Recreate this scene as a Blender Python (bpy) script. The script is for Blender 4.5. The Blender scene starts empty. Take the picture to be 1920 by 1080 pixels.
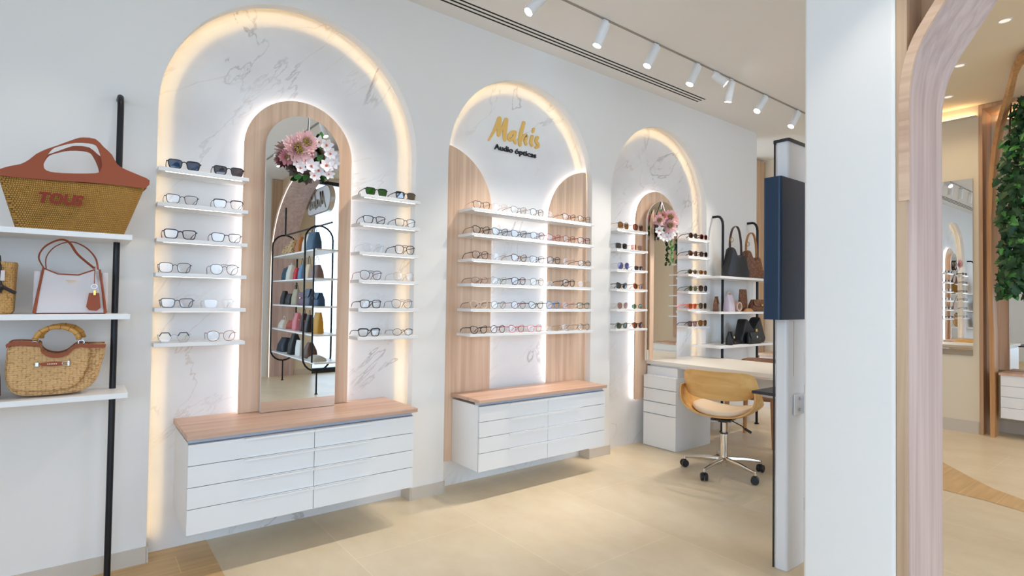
import bpy, bmesh, math, random
from mathutils import Vector, Matrix
PI = math.pi
random.seed(7)
C = bpy.context.scene.collection
scn = bpy.context.scene

# ------------------------------------------------------------------ camera
YAW, PITCH, ROLL, FPX, CAMH = 0.6635, 0.0219, 0.014, 1042.476, 1.25
def make_camera():
    f = Vector((math.sin(YAW)*math.cos(PITCH), math.cos(YAW)*math.cos(PITCH), math.sin(PITCH)))
    r = Vector((math.cos(YAW), -math.sin(YAW), 0))
    u = r.cross(f)
    r2 = math.cos(ROLL)*r + math.sin(ROLL)*u
    u2 = -math.sin(ROLL)*r + math.cos(ROLL)*u
    M = Matrix(((r2.x, u2.x, -f.x, 0), (r2.y, u2.y, -f.y, 0), (r2.z, u2.z, -f.z, CAMH), (0, 0, 0, 1)))
    cd = bpy.data.cameras.new('camera'); cd.sensor_width = 36.0; cd.sensor_fit = 'HORIZONTAL'
    cd.lens = FPX/1920.0*36.0; cd.clip_start = 0.02; cd.clip_end = 200
    co = bpy.data.objects.new('camera', cd); C.objects.link(co); co.matrix_world = M
    scn.camera = co
make_camera()

# ------------------------------------------------------------------ world, light, exposure
scn.view_settings.view_transform = 'Standard'
scn.view_settings.look = 'None'
scn.view_settings.gamma = 1.0
scn.view_settings.exposure = 0.02
scn.view_settings.use_curve_mapping = False
cy = scn.cycles
cy.max_bounces = 10; cy.diffuse_bounces = 5; cy.glossy_bounces = 6; cy.transparent_max_bounces = 24
cy.caustics_reflective = False; cy.caustics_refractive = False
cy.sample_clamp_indirect = 4.0
cy.use_denoising = True
try: cy.use_adaptive_sampling = True
except Exception: pass

w = bpy.data.worlds.new('sky'); scn.world = w; w.use_nodes = True
bg = w.node_tree.nodes['Background']
bg.inputs[0].default_value = (0.60, 0.77, 1.0, 1); bg.inputs[1].default_value = 4.7

def area(name, loc, rot, sx, sy, power, col, portal=False):
    d = bpy.data.lights.new(name, 'AREA'); d.shape = 'RECTANGLE'; d.size = sx; d.size_y = sy
    d.energy = power; d.color = col
    o = bpy.data.objects.new(name, d); C.objects.link(o); o.location = loc; o.rotation_euler = rot
    if portal: d.cycles.is_portal = True
    return o
# daylight enters through the shop front behind the photographer and the side window
area('window_portal', (-0.45, -2.98, 1.5), (PI/2, 0, 0), 4.1, 2.9, 1, (1, 1, 1), True)
area('window_portal', (5.05, -2.97, 1.6), (PI/2, 0, 0), 4.0, 3.1, 1, (1, 1, 1), True)
area('window_portal', (-2.57, -0.7, 1.5), (0, -PI/2, 0), 2.9, 4.4, 1, (1, 1, 1), True)
WARM = (1.0, 0.78, 0.52)
NEUT = (1.0, 0.90, 0.78)

# ------------------------------------------------------------------ helpers
def lin(c):
    return tuple((x/12.92 if x <= 0.04045 else ((x+0.055)/1.055)**2.4) for x in c)
def rgb(r, g, b): return lin((r/255., g/255., b/255.)) + (1.0,)

class MB:
    def __init__(s): s.v = []; s.f = []
    def add(s, vs, fs):
        n = len(s.v); s.v += [tuple(v) for v in vs]; s.f += [tuple(i+n for i in f) for f in fs]; return s
    def box(s, x0, x1, y0, y1, z0, z1, M=None):
        vs = [(x, y, z) for x in (x0, x1) for y in (y0, y1) for z in (z0, z1)]
        if M is not None: vs = [M @ Vector(v) for v in vs]
        return s.add(vs, [(0, 1, 3, 2), (4, 6, 7, 5), (0, 4, 5, 1), (2, 3, 7, 6), (0, 2, 6, 4), (1, 5, 7, 3)])
    def tube(s, pts, r, n=8, closed=False, sy=1.0):
        P = [Vector(p) for p in pts]; m = len(P)
        if not isinstance(r, (list, tuple)): r = [r]*m
        up = None; vs = []
        for i, p in enumerate(P):
            if closed: t = P[(i+1) % m]-P[i-1]
            else: t = P[min(i+1, m-1)]-P[max(i-1, 0)]
            if t.length < 1e-9: t = Vector((0, 0, 1))
            t.normalize()
            if up is None:
                up = Vector((0, 0, 1)) if abs(t.z) < .9 else Vector((1, 0, 0))
            a = up - t*up.dot(t)
            if a.length < 1e-6: a = Vector((1, 0, 0)) - t*t.x
            a.normalize(); up = a; b = t.cross(a)
            for k in range(n):
                q = 2*PI*k/n
                vs.append(p + a*(math.cos(q)*r[i]) + b*(math.sin(q)*r[i]*sy))
        fs = []
        for i in range(m if closed else m-1):
            j = (i+1) % m
            for k in range(n):
                l = (k+1) % n
                fs.append((i*n+k, i*n+l, j*n+l, j*n+k))
        if not closed:
            fs.append(tuple(range(n))[::-1]); fs.append(tuple((m-1)*n+k for k in range(n)))
        return s.add(vs, fs)
    def lathe(s, prof, c=(0, 0, 0), n=24, M=None):
        vs = []; m = len(prof)
        for r, z in prof:
            for k in range(n):
                q = 2*PI*k/n; v = Vector((r*math.cos(q), r*math.sin(q), z))
                if M is not None: v = M @ v
                vs.append(v + Vector(c))
        fs = [(i*n+k, i*n+(k+1) % n, (i+1)*n+(k+1) % n, (i+1)*n+k) for i in range(m-1) for k in range(n)]
        fs.append(tuple(range(n))[::-1]); fs.append(tuple((m-1)*n+k for k in range(n)))
        return s.add(vs, fs)
    def prism(s, out, a0, a1, ax='y'):
        """outline in (x,z) extruded along y ('y'), in (y,z) along x ('x'), in (x,y) along z ('z')"""
        n = len(out)
        def P(p, a):
            if ax == 'y': return (p[0], a, p[1])
            if ax == 'x': return (a, p[0], p[1])
            return (p[0], p[1], a)
        vs = [P(p, a0) for p in out] + [P(p, a1) for p in out]
        from mathutils.geometry import tessellate_polygon
        tri = tessellate_polygon([[Vector((p[0], p[1], 0)) for p in out]])
        fs = [t for t in tri] + [tuple(i+n for i in t[::-1]) for t in tri]
        fs += [(i, (i+1) % n, (i+1) % n+n, i+n) for i in range(n)]
        return s.add(vs, fs)
    def loft(s, secs, n=36, cap=True, e=4.0):
        """secs: (z, w, d, cx, cy) rounded rectangles"""
        vs = []
        for sc in secs:
            z, ww, dd, cx, cyy = sc[:5]; ex = sc[5] if len(sc) > 5 else e
            for k in range(n):
                q = 2*PI*k/n; c0, s0 = math.cos(q), math.sin(q)
                x = math.copysign(abs(c0)**(2/ex), c0)*ww/2; y = math.copysign(abs(s0)**(2/ex), s0)*dd/2
                vs.append((cx+x, cyy+y, z))
        m = len(secs)
        fs = [(i*n+k, i*n+(k+1) % n, (i+1)*n+(k+1) % n, (i+1)*n+k) for i in range(m-1) for k in range(n)]
        if cap: fs.append(tuple(range(n))[::-1]); fs.append(tuple((m-1)*n+k for k in range(n)))
        return s.add(vs, fs)
    def grid(s, fn, nu, nv, thick=0.0):
        vs = [Vector(fn(i/nu, j/nv)) for i in range(nu+1) for j in range(nv+1)]
        W = nv+1
        if thick:
            nr = []
            for i in range(nu+1):
                for j in range(nv+1):
                    a = vs[min(i+1, nu)*W+j]-vs[max(i-1, 0)*W+j]; b = vs[i*W+min(j+1, nv)]-vs[i*W+max(j-1, 0)]
                    q = a.cross(b); q = q.normalized() if q.length > 1e-12 else Vector((0, 0, 1)); nr.append(q)
            N = len(vs); vs2 = vs + [v + q*thick for v, q in zip(vs, nr)]
            fs = [(i*W+j, i*W+j+1, (i+1)*W+j+1, (i+1)*W+j) for i in range(nu) for j in range(nv)]
            fs += [tuple(x+N for x in f[::-1]) for f in fs]
            ed = [(j, j+1) for j in range(nv)] + [((nu)*W+j+1, nu*W+j) for j in range(nv)]
            ed += [((i+1)*W, i*W) for i in range(nu)] + [(i*W+nv, (i+1)*W+nv) for i in range(nu)]
            fs += [(a, a+N, b+N, b) for a, b in ed]
            return s.add(vs2, fs)
        fs = [(i*W+j, i*W+j+1, (i+1)*W+j+1, (i+1)*W+j) for i in range(nu) for j in range(nv)]
        return s.add(vs, fs)
    def ball(s, c, r, n=10, sz=(1, 1, 1)):
        pr = [(max(1e-4, math.sin(PI*i/n))*r, -math.cos(PI*i/n)*r) for i in range(n+1)]
        M = Matrix.Diagonal((sz[0], sz[1], sz[2])).to_4x4()
        return s.lathe(pr, c, max(8, n+2), M)
    def build(s, name, mat, parent=None, loc=None, rot=None, smooth=35, bevel=0, seg=2):
        me = bpy.data.meshes.new(name); me.from_pydata([tuple(v) for v in s.v], [], s.f); me.update()
        bm = bmesh.new(); bm.from_mesh(me); bmesh.ops.recalc_face_normals(bm, faces=bm.faces[:]); bm.to_mesh(me); bm.free()
        me.materials.append(mat)
        if smooth:
            me.polygons.foreach_set('use_smooth', [True]*len(me.polygons)); me.set_sharp_from_angle(angle=math.radians(smooth))
        o = bpy.data.objects.new(name, me); C.objects.link(o)
        if parent is not None: o.parent = parent
        if loc is not None: o.location = loc
        if rot is not None: o.rotation_euler = rot
        if bevel:
            b = o.modifiers.new('bevel', 'BEVEL'); b.width = bevel; b.segments = seg; b.limit_method = 'ANGLE'; b.angle_limit = math.radians(50)
        return o

def B(*a): return MB().box(*a)
def tag(o, label, cat, group=None):
    n = len(label.split()); assert 4 <= n <= 16, (n, label)
    o['label'] = label; o['category'] = cat
    if group: o['group'] = group
    return o
def thing(name, label, cat, loc=(0, 0, 0), rotz=0, group=None):
    o = bpy.data.objects.new(name, None); C.objects.link(o); o.location = loc; o.rotation_euler = (0, 0, rotz)
    o.empty_display_size = .05
    return tag(o, label, cat, group)
def struct(o): o['kind'] = 'structure'; return o

# ------------------------------------------------------------------ materials
def newmat(name):
    m = bpy.data.materials.new(name); m.use_nodes = True
    return m, m.node_tree, m.node_tree.nodes['Principled BSDF']
_mc = {}
def plain(name, col, rough=.5, metal=0, spec=.5, bump=0, bscale=200, coat=0):
    key = (name, col, rough, metal)
    if key in _mc: return _mc[key]
    m, t, b = newmat(name)
    b.inputs['Base Color'].default_value = col; b.inputs['Roughness'].default_value = rough
    b.inputs['Metallic'].default_value = metal; b.inputs['Specular IOR Level'].default_value = spec
    if coat: b.inputs['Coat Weight'].default_value = coat
    nz = t.nodes.new('ShaderNodeTexNoise'); nz.inputs['Scale'].default_value = bscale if bump else 40
    tc = t.nodes.new('ShaderNodeTexCoord'); t.links.new(tc.outputs['Object'], nz.inputs['Vector'])
    if bump:
        bp = t.nodes.new('ShaderNodeBump'); bp.inputs['Strength'].default_value = bump; bp.inputs['Distance'].default_value = .002
        t.links.new(nz.outputs['Fac'], bp.inputs['Height']); t.links.new(bp.outputs['Normal'], b.inputs['Normal'])
    else:
        mr = t.nodes.new('ShaderNodeMapRange'); mr.inputs['To Min'].default_value = max(0, rough-.04); mr.inputs['To Max'].default_value = min(1, rough+.04)
        t.links.new(nz.outputs['Fac'], mr.inputs['Value']); t.links.new(mr.outputs['Result'], b.inputs['Roughness'])
    _mc[key] = m
    return m
def mapping(t, scale, rot=(0, 0, 0), loc=(0, 0, 0)):
    tc = t.nodes.new('ShaderNodeTexCoord'); mp = t.nodes.new('ShaderNodeMapping')
    mp.inputs['Scale'].default_value = scale; mp.inputs['Rotation'].default_value = rot; mp.inputs['Location'].default_value = loc
    t.links.new(tc.outputs['Object'], mp.inputs['Vector']); return mp.outputs['Vector']
def ramp(t, fac, stops):
    r = t.nodes.new('ShaderNodeValToRGB'); e = r.color_ramp.elements
    while len(e) < len(stops): e.new(.5)
    for x, (p, c) in zip(e, stops): x.position = p; x.color = c
    t.links.new(fac, r.inputs['Fac']); return r.outputs['Color']
def wood(name, c0, c1, axis='z', grain=26, rough=.45, seed=0, stretch=1.0):
    m, t, b = newmat(name)
    s = [grain, grain, grain]; s['xyz'.index(axis)] = 1.1*stretch
    v = mapping(t, tuple(s), loc=(seed, seed*2, seed*3))
    n = t.nodes.new('ShaderNodeTexNoise'); n.inputs['Scale'].default_value = 1.0; n.inputs['Detail'].default_value = 6; n.inputs['Distortion'].default_value = .6
    t.links.new(v, n.inputs['Vector'])
    s2 = [5, 5, 5]; s2['xyz'.index(axis)] = .6*stretch
    v2 = mapping(t, tuple(s2), loc=(seed+3, 1, 2))
    n2 = t.nodes.new('ShaderNodeTexNoise'); n2.inputs['Scale'].default_value = 1.0; n2.inputs['Detail'].default_value = 3; n2.inputs['Distortion'].default_value = .5
    t.links.new(v2, n2.inputs['Vector'])
    mx = t.nodes.new('ShaderNodeMath'); mx.operation = 'MULTIPLY_ADD'; mx.inputs[1].default_value = .55
    t.links.new(n.outputs['Fac'], mx.inputs[0])
    m2 = t.nodes.new('ShaderNodeMath'); m2.operation = 'MULTIPLY'; m2.inputs[1].default_value = .45
    t.links.new(n2.outputs['Fac'], m2.inputs[0]); t.links.new(m2.outputs[0], mx.inputs[2])
    col = ramp(t, mx.outputs[0], [(.36, c0), (.62, c1)])
    t.links.new(col, b.inputs['Base Color']); b.inputs['Roughness'].default_value = rough
    bp = t.nodes.new('ShaderNodeBump'); bp.inputs['Strength'].default_value = .08; bp.inputs['Distance'].default_value = .001
    t.links.new(mx.outputs[0], bp.inputs['Height']); t.links.new(bp.outputs['Normal'], b.inputs['Normal'])
    return m
def marble(name, seed):
    m, t, b = newmat(name)
    def vein(scale, rot, width, loc, dist):
        v0 = mapping(t, (1, 1, 1), rot=rot)
        mp2 = t.nodes.new('ShaderNodeMapping'); mp2.inputs['Scale'].default_value = scale; mp2.inputs['Location'].default_value = loc
        t.links.new(v0, mp2.inputs['Vector']); v = mp2.outputs['Vector']
        n = t.nodes.new('ShaderNodeTexNoise'); n.inputs['Scale'].default_value = 1; n.inputs['Detail'].default_value = 7; n.inputs['Roughness'].default_value = .55; n.inputs['Distortion'].default_value = dist
        t.links.new(v, n.inputs['Vector'])
        a = t.nodes.new('ShaderNodeMath'); a.operation = 'SUBTRACT'; a.inputs[1].default_value = .5; t.links.new(n.outputs['Fac'], a.inputs[0])
        c = t.nodes.new('ShaderNodeMath'); c.operation = 'ABSOLUTE'; t.links.new(a.outputs[0], c.inputs[0])
        r = t.nodes.new('ShaderNodeMapRange'); r.inputs['From Min'].default_value = 0; r.inputs['From Max'].default_value = width; r.inputs['To Min'].default_value = 1; r.inputs['To Max'].default_value = 0
        r.interpolation_type = 'SMOOTHSTEP'
        t.links.new(c.outputs[0], r.inputs['Value'])
        k = t.nodes.new('ShaderNodeTexNoise'); k.inputs['Scale'].default_value = 2.2; k.inputs['Detail'].default_value = 2
        v2 = mapping(t, (1, 1, 1), loc=(loc[0]+5, 2, 1)); t.links.new(v2, k.inputs['Vector'])
        kr = t.nodes.new('ShaderNodeMapRange'); kr.inputs['From Min'].default_value = .46; kr.inputs['From Max'].default_value = .68; t.links.new(k.outputs['Fac'], kr.inputs['Value'])
        mm = t.nodes.new('ShaderNodeMath'); mm.operation = 'MULTIPLY'; t.links.new(r.outputs[0], mm.inputs[0]); t.links.new(kr.outputs[0], mm.inputs[1])
        return mm.outputs[0]
    v1 = vein((2.0, 1, .8), (0, -.62, 0), .011, (seed, 0, 0), .9)
    v2 = vein((2.4, 1, .7), (0, -.95, 0), .007, (seed+9, 0, 3), .7)
    base = rgb(236, 233, 231)
    def mix(a, bcol, f, k):
        x = t.nodes.new('ShaderNodeMix'); x.data_type = 'RGBA'
        mu = t.nodes.new('ShaderNodeMath'); mu.operation = 'MULTIPLY'; mu.inputs[1].default_value = k; t.links.new(f, mu.inputs[0]); t.links.new(mu.outputs[0], x.inputs['Factor'])
        if isinstance(a, tuple): x.inputs['A'].default_value = a
        else: t.links.new(a, x.inputs['A'])
        x.inputs['B'].default_value = bcol; return x.outputs['Result']
    cl = t.nodes.new('ShaderNodeTexNoise'); cl.inputs['Scale'].default_value = 1.7; cl.inputs['Detail'].default_value = 5
    vv = mapping(t, (1, 1, 1.6), rot=(0, .6, 0), loc=(seed, 4, 0)); t.links.new(vv, cl.inputs['Vector'])
    c0 = ramp(t, cl.outputs['Fac'], [(.35, rgb(240, 238, 236)), (.7, rgb(226, 223, 222))])
    c1 = mix(c0, rgb(150, 140, 140), v1, .6)
    c2 = mix(c1, rgb(196, 168, 146), v2, .45)
    t.links.new(c2, b.inputs['Base Color']); b.inputs['Roughness'].default_value = .42
    return m
def emis(name, col, s):
    m = bpy.data.materials.new(name); m.use_nodes = True; t = m.node_tree
    b = t.nodes['Principled BSDF']; b.inputs['Base Color'].default_value = (.8, .8, .8, 1)
    b.inputs['Emission Color'].default_value = col + (1,) if len(col) == 3 else col; b.inputs['Emission Strength'].default_value = s
    return m
def lensmat(name, col, tr, top=None):
    """thin spectacle lens: tinted clear film with a gloss"""
    key = (name, col, tr)
    if key in _mc: return _mc[key]
    m = bpy.data.materials.new(name); m.use_nodes = True; t = m.node_tree; t.nodes.clear()
    o = t.nodes.new('ShaderNodeOutputMaterial'); a = t.nodes.new('ShaderNodeBsdfTransparent'); a.inputs[0].default_value = col
    g = t.nodes.new('ShaderNodeBsdfGlossy'); g.inputs['Roughness'].default_value = .03; g.inputs['Color'].default_value = (1, 1, 1, 1)
    x = t.nodes.new('ShaderNodeMixShader'); f = t.nodes.new('ShaderNodeFresnel'); f.inputs[0].default_value = 1.5
    ad = t.nodes.new('ShaderNodeMath'); ad.operation = 'MULTIPLY_ADD'; ad.inputs[1].default_value = .55; ad.inputs[2].default_value = 1-tr
    t.links.new(f.outputs[0], ad.inputs[0]); t.links.new(ad.outputs[0], x.inputs[0])
    t.links.new(a.outputs[0], x.inputs[1]); t.links.new(g.outputs[0], x.inputs[2]); t.links.new(x.outputs[0], o.inputs[0])
    _mc[key] = m; return m
def weave(name, c0, c1, sx, sz, bump=.8):
    m, t, b = newmat(name)
    v = mapping(t, (1, 1, 1))
    br = t.nodes.new('ShaderNodeTexBrick'); sp = t.nodes.new('ShaderNodeSeparateXYZ'); t.links.new(v, sp.inputs[0])
    ay = t.nodes.new('ShaderNodeMath'); ay.operation = 'ADD'; t.links.new(sp.outputs['X'], ay.inputs[0]); t.links.new(sp.outputs['Y'], ay.inputs[1])
    cb = t.nodes.new('ShaderNodeCombineXYZ'); t.links.new(ay.outputs[0], cb.inputs['X']); t.links.new(sp.outputs['Z'], cb.inputs['Y'])
    nz = t.nodes.new('ShaderNodeTexNoise'); nz.inputs['Scale'].default_value = 30; t.links.new(v, nz.inputs['Vector'])
    vm = t.nodes.new('ShaderNodeVectorMath'); vm.operation = 'MULTIPLY_ADD'; vm.inputs[1].default_value = (.004, .004, 0)
    t.links.new(nz.outputs['Color'], vm.inputs[0]); t.links.new(cb.outputs[0], vm.inputs[2])
    t.links.new(vm.outputs[0], br.inputs['Vector'])
    br.inputs['Scale'].default_value = 1; br.inputs['Brick Width'].default_value = sx; br.inputs['Row Height'].default_value = sz
    br.inputs['Mortar Size'].default_value = min(sx, sz)*.16; br.inputs['Mortar Smooth'].default_value = .9
    br.inputs['Color1'].default_value = c0; br.inputs['Color2'].default_value = tuple(.82*x for x in c0[:3])+(1,); br.inputs['Mortar'].default_value = c1
    t.links.new(br.outputs['Color'], b.inputs['Base Color']); b.inputs['Roughness'].default_value = .75
    iv = t.nodes.new('ShaderNodeMath'); iv.operation = 'SUBTRACT'; iv.inputs[0].default_value = 1; t.links.new(br.outputs['Fac'], iv.inputs[1])
    bp = t.nodes.new('ShaderNodeBump'); bp.inputs['Strength'].default_value = bump; bp.inputs['Distance'].default_value = .004
    t.links.new(iv.outputs[0], bp.inputs['Height']); t.links.new(bp.outputs['Normal'], b.inputs['Normal'])
    return m
def braid(name, c0, c1, sx, sz, rot=0.0):
    m, t, b = newmat(name); v = mapping(t, (1/sx, 1/sx, 1/sz), rot=(0, rot, 0))
    vo = t.nodes.new('ShaderNodeTexVoronoi'); vo.inputs['Scale'].default_value = 1; vo.inputs['Randomness'].default_value = .45
    t.links.new(v, vo.inputs['Vector'])
    c = ramp(t, vo.outputs['Distance'], [(.50, c0), (.88, c1)])
    n = t.nodes.new('ShaderNodeTexNoise'); n.inputs['Scale'].default_value = 60; t.links.new(mapping(t, (1, 1, 1)), n.inputs['Vector'])
    x = t.nodes.new('ShaderNodeMix'); x.data_type = 'RGBA'; x.blend_type = 'MULTIPLY'; x.inputs['Factor'].default_value = .35
    t.links.new(c, x.inputs['A']); t.links.new(n.outputs['Fac'], x.inputs['B'])
    t.links.new(x.outputs['Result'], b.inputs['Base Color']); b.inputs['Roughness'].default_value = .8
    iv = t.nodes.new('ShaderNodeMath'); iv.operation = 'SUBTRACT'; iv.inputs[0].default_value = 1; t.links.new(vo.outputs['Distance'], iv.inputs[1])
    bp = t.nodes.new('ShaderNodeBump'); bp.inputs['Strength'].default_value = .9; bp.inputs['Distance'].default_value = .004
    t.links.new(iv.outputs[0], bp.inputs['Height']); t.links.new(bp.outputs['Normal'], b.inputs['Normal'])
    return m
def floor_mat():
    m, t, b = newmat('stone_tile')
    v = mapping(t, (1, 1, 1), rot=(0, 0, PI/2), loc=(1.46*1-1.08, .38, 0))
    br = t.nodes.new('ShaderNodeTexBrick'); t.links.new(v, br.inputs['Vector'])
    br.inputs['Scale'].default_value = 1; br.inputs['Brick Width'].default_value = 1.46; br.inputs['Row Height'].default_value = .73
    br.inputs['Mortar Size'].default_value = .0022; br.inputs['Mortar Smooth'].default_value = .3
    br.inputs['Color1'].default_value = (1, 1, 1, 1); br.inputs['Color2'].default_value = (.95, .945, .94, 1); br.inputs['Mortar'].default_value = (1.12, 1.12, 1.12, 1)
    n = t.nodes.new('ShaderNodeTexNoise'); n.inputs['Scale'].default_value = 3; n.inputs['Detail'].default_value = 9; n.inputs['Roughness'].default_value = .65
    v2 = mapping(t, (1, .6, 1)); t.links.new(v2, n.inputs['Vector'])
    c = ramp(t, n.outputs['Fac'], [(.3, rgb(214, 196, 166)), (.7, rgb(230, 215, 188))])
    x = t.nodes.new('ShaderNodeMix'); x.data_type = 'RGBA'; x.blend_type = 'MULTIPLY'; x.inputs['Factor'].default_value = 1
    t.links.new(c, x.inputs['A']); t.links.new(br.outputs['Color'], x.inputs['B'])
    t.links.new(x.outputs['Result'], b.inputs['Base Color']); b.inputs['Roughness'].default_value = .38
    b.inputs['Specular IOR Level'].default_value = .35
    return m
def plank_mat():
    m, t, b = newmat('plank_tile')
    v = mapping(t, (1, 1, 1), loc=(.2, -.10, 0))
    br = t.nodes.new('ShaderNodeTexBrick'); t.links.new(v, br.inputs['Vector'])
    br.inputs['Scale'].default_value = 1; br.inputs['Brick Width'].default_value = 1.2; br.inputs['Row Height'].default_value = .2
    br.inputs['Mortar Size'].default_value = .002; br.inputs['Color1'].default_value = (1, 1, 1, 1); br.inputs['Color2'].default_value = (.9, .88, .86, 1); br.inputs['Mortar'].default_value = (1.2, 1.2, 1.1, 1)
    n = t.nodes.new('ShaderNodeTexNoise'); n.inputs['Scale'].default_value = 2.5; n.inputs['Detail'].default_value = 8
    v2 = mapping(t, (1, 12, 1)); t.links.new(v2, n.inputs['Vector'])
    c = ramp(t, n.outputs['Fac'], [(.3, rgb(198, 160, 108)), (.7, rgb(216, 182, 132))])
    x = t.nodes.new('ShaderNodeMix'); x.data_type = 'RGBA'; x.blend_type = 'MULTIPLY'; x.inputs['Factor'].default_value = 1
    t.links.new(c, x.inputs['A']); t.links.new(br.outputs['Color'], x.inputs['B'])
    t.links.new(x.outputs['Result'], b.inputs['Base Color']); b.inputs['Roughness'].default_value = .38
    return m

M_wall = plain('wall_paint', rgb(236, 233, 229), .85, bump=.05, bscale=90)
M_cream = plain('cream_paint', rgb(226, 214, 192), .85, bump=.05, bscale=90)
M_ceil = plain('ceiling_paint', rgb(238, 235, 231), .9)
M_floor = floor_mat(); M_plank = plank_mat()
M_base = plain('stone_skirting', rgb(205, 194, 180), .5, bump=.1, bscale=60)
M_marb = [marble('marble', s) for s in (2.3, 7.7, 13.1)]
M_oak = wood('pale_oak', rgb(206, 168, 138), rgb(236, 204, 176), grain=32)
M_oakx = wood('pale_oak_top', rgb(190, 152, 130), rgb(218, 184, 162), axis='x')
M_oakf = wood('oak_front', rgb(196, 160, 134), rgb(224, 192, 164), axis='y', grain=30)
M_oaky = wood('pale_oak_portal', rgb(184, 156, 150), rgb(216, 193, 186), axis='z', grain=24)
M_oakw = wood('oak_warm', rgb(180, 142, 108), rgb(208, 172, 138), axis='z', grain=34)
M_ply = wood('chair_oak', rgb(206, 154, 84), rgb(228, 184, 118), axis='y', grain=22)
M_white = plain('white_lacquer', rgb(236, 236, 236), .35)
M_shelf = plain('shelf_white', rgb(238, 238, 238), .4)
M_alu = plain('aluminium', rgb(196, 202, 212), .45, 0)
M_gap = plain('shadow_gap', rgb(120, 126, 138), .6)
M_black = plain('black_metal', rgb(22, 22, 26), .4, .3)
M_slot = plain('vent_black', rgb(14, 14, 14), .8)
M_chrome = plain('chrome', rgb(225, 218, 208), .12, 1.0)
M_gold = plain('gold_metal', rgb(214, 170, 90), .25, 1.0)
M_silver = plain('silver_metal', rgb(205, 205, 208), .25, 1.0)
M_goldp = plain('gold_paint', rgb(234, 190, 104), .5)
M_ink = plain('black_letter', rgb(28, 24, 24), .5)
M_plas = plain('black_plastic', rgb(26, 27, 30), .35)
M_mirror, _t, _b = newmat('mirror_silver'); _b.inputs['Base Color'].default_value = (.86, .87, .86, 1); _b.inputs['Metallic'].default_value = 1; _b.inputs['Roughness'].default_value = .0
LED_WARM = emis('led_warm', (1.0, .68, .28), 44)
LED_WHITE = emis('led_white', (.92, .95, 1.0), 6)
LED_SHELF = emis('led_shelf', (1.0, .93, .82), 6)
M_bulb = emis('spot_glow', (1.0, .93, .84), 30)
M_dim = emis('downlight_glow', (1.0, .80, .66), .75)

# ------------------------------------------------------------------ room shell
CZ = 3.106; WY = 3.112; MY = 3.221
ARCH = [(0.969, .686, 2.149), (2.5625, .6725, 2.165), (4.1515, .6885, 2.140)]
def arch_path(cx, R, sp, zb=0.0, n=56, m=6):
    p = [(cx-R, zb+(sp-zb)*i/m) for i in range(m)]
    p += [(cx-R*math.cos(PI*i/n), sp+R*math.sin(PI*i/n)) for i in range(n+1)]
    p += [(cx+R, sp-(sp-zb)*i/m) for i in range(1, m+1)]
    return p
def arch_sweep(mb, cx, R, sp, prof, zb=0.0):
    """prof: list of (dr, y) swept along an arch path"""
    rows = []
    for dr, y in prof:
        rows.append([(x, y, z) for x, z in arch_path(cx, R+dr, sp, zb)])
    n = len(rows[0]); vs = [v for r in rows for v in r]
    fs = [(i*n+k, i*n+k+1, (i+1)*n+k+1, (i+1)*n+k) for i in range(len(rows)-1) for k in range(n-1)]
    mb.add(vs, fs)

struct(MB().box(-2.6, 7.6, -3.3, 5.2, -.12, 0).build('floor', M_floor, smooth=0))
struct(B(-2.6, .55, -1.0, 3.25, 0.0, .0015).build('floor_planks', M_plank, smooth=0))
# curved plank band across the next room
def band():
    mb = MB(); c0 = Vector((8.2, -2.1)); n = 40; vs = []
    up = [(7.6, 2.9), (6.6, 2.2), (5.503, 1.402), (5.188, 1.153), (4.99, .98), (4.872, .807), (4.72, .55), (4.6, .2), (4.55, -.3), (4.6, -.9), (4.9, -1.6)]
    lo = [(7.0, 3.0), (5.9, 2.15), (4.74, 1.32), (4.672, 1.194), (4.646, .956), (4.589, .76), (4.42, .5), (4.28, .2), (4.2, -.3), (4.26, -.95), (4.6, -1.75)]
    vs = [(x, y, .0015) for x, y in up] + [(x, y, .0015) for x, y in lo]; k = len(up)
    vs += [(x, y, 0) for x, y, z in vs]
    fs = [(i, i+1, k+i+1, k+i) for i in range(2, k-1)]
    return mb.add(vs, fs)
struct(band().build('floor_band', M_plank, smooth=0))

# main ceiling, raised part over the next room
cm = MB()
EDGE = [(2.81, .95), (7.1, 2.30)]
cm.prism([(-2.6, -3.3), (2.81, -3.3), EDGE[0], EDGE[1], (7.6, 2.3), (7.6, 5.2), (-2.6, 5.2)], CZ, CZ+.1, 'z')
struct(cm.build('ceiling', M_ceil, smooth=0))
cr = MB()
cr.box(2.79, 7.6, -3.3, 2.3, 3.25, 3.35)
cr.box(2.71, 2.81, -3.3, .97, CZ+.1, 3.25); cr.prism([EDGE[0], EDGE[1], (7.1, 2.4), (2.76, 1.05)], CZ+.1, 3.25, 'z'); cr.box(7.1, 7.6, 2.3, 2.4, CZ+.1, 3.25)
struct(cr.build('ceiling_raised', plain('ceiling_cream', rgb(242, 226, 198), .9), smooth=0))

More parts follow.
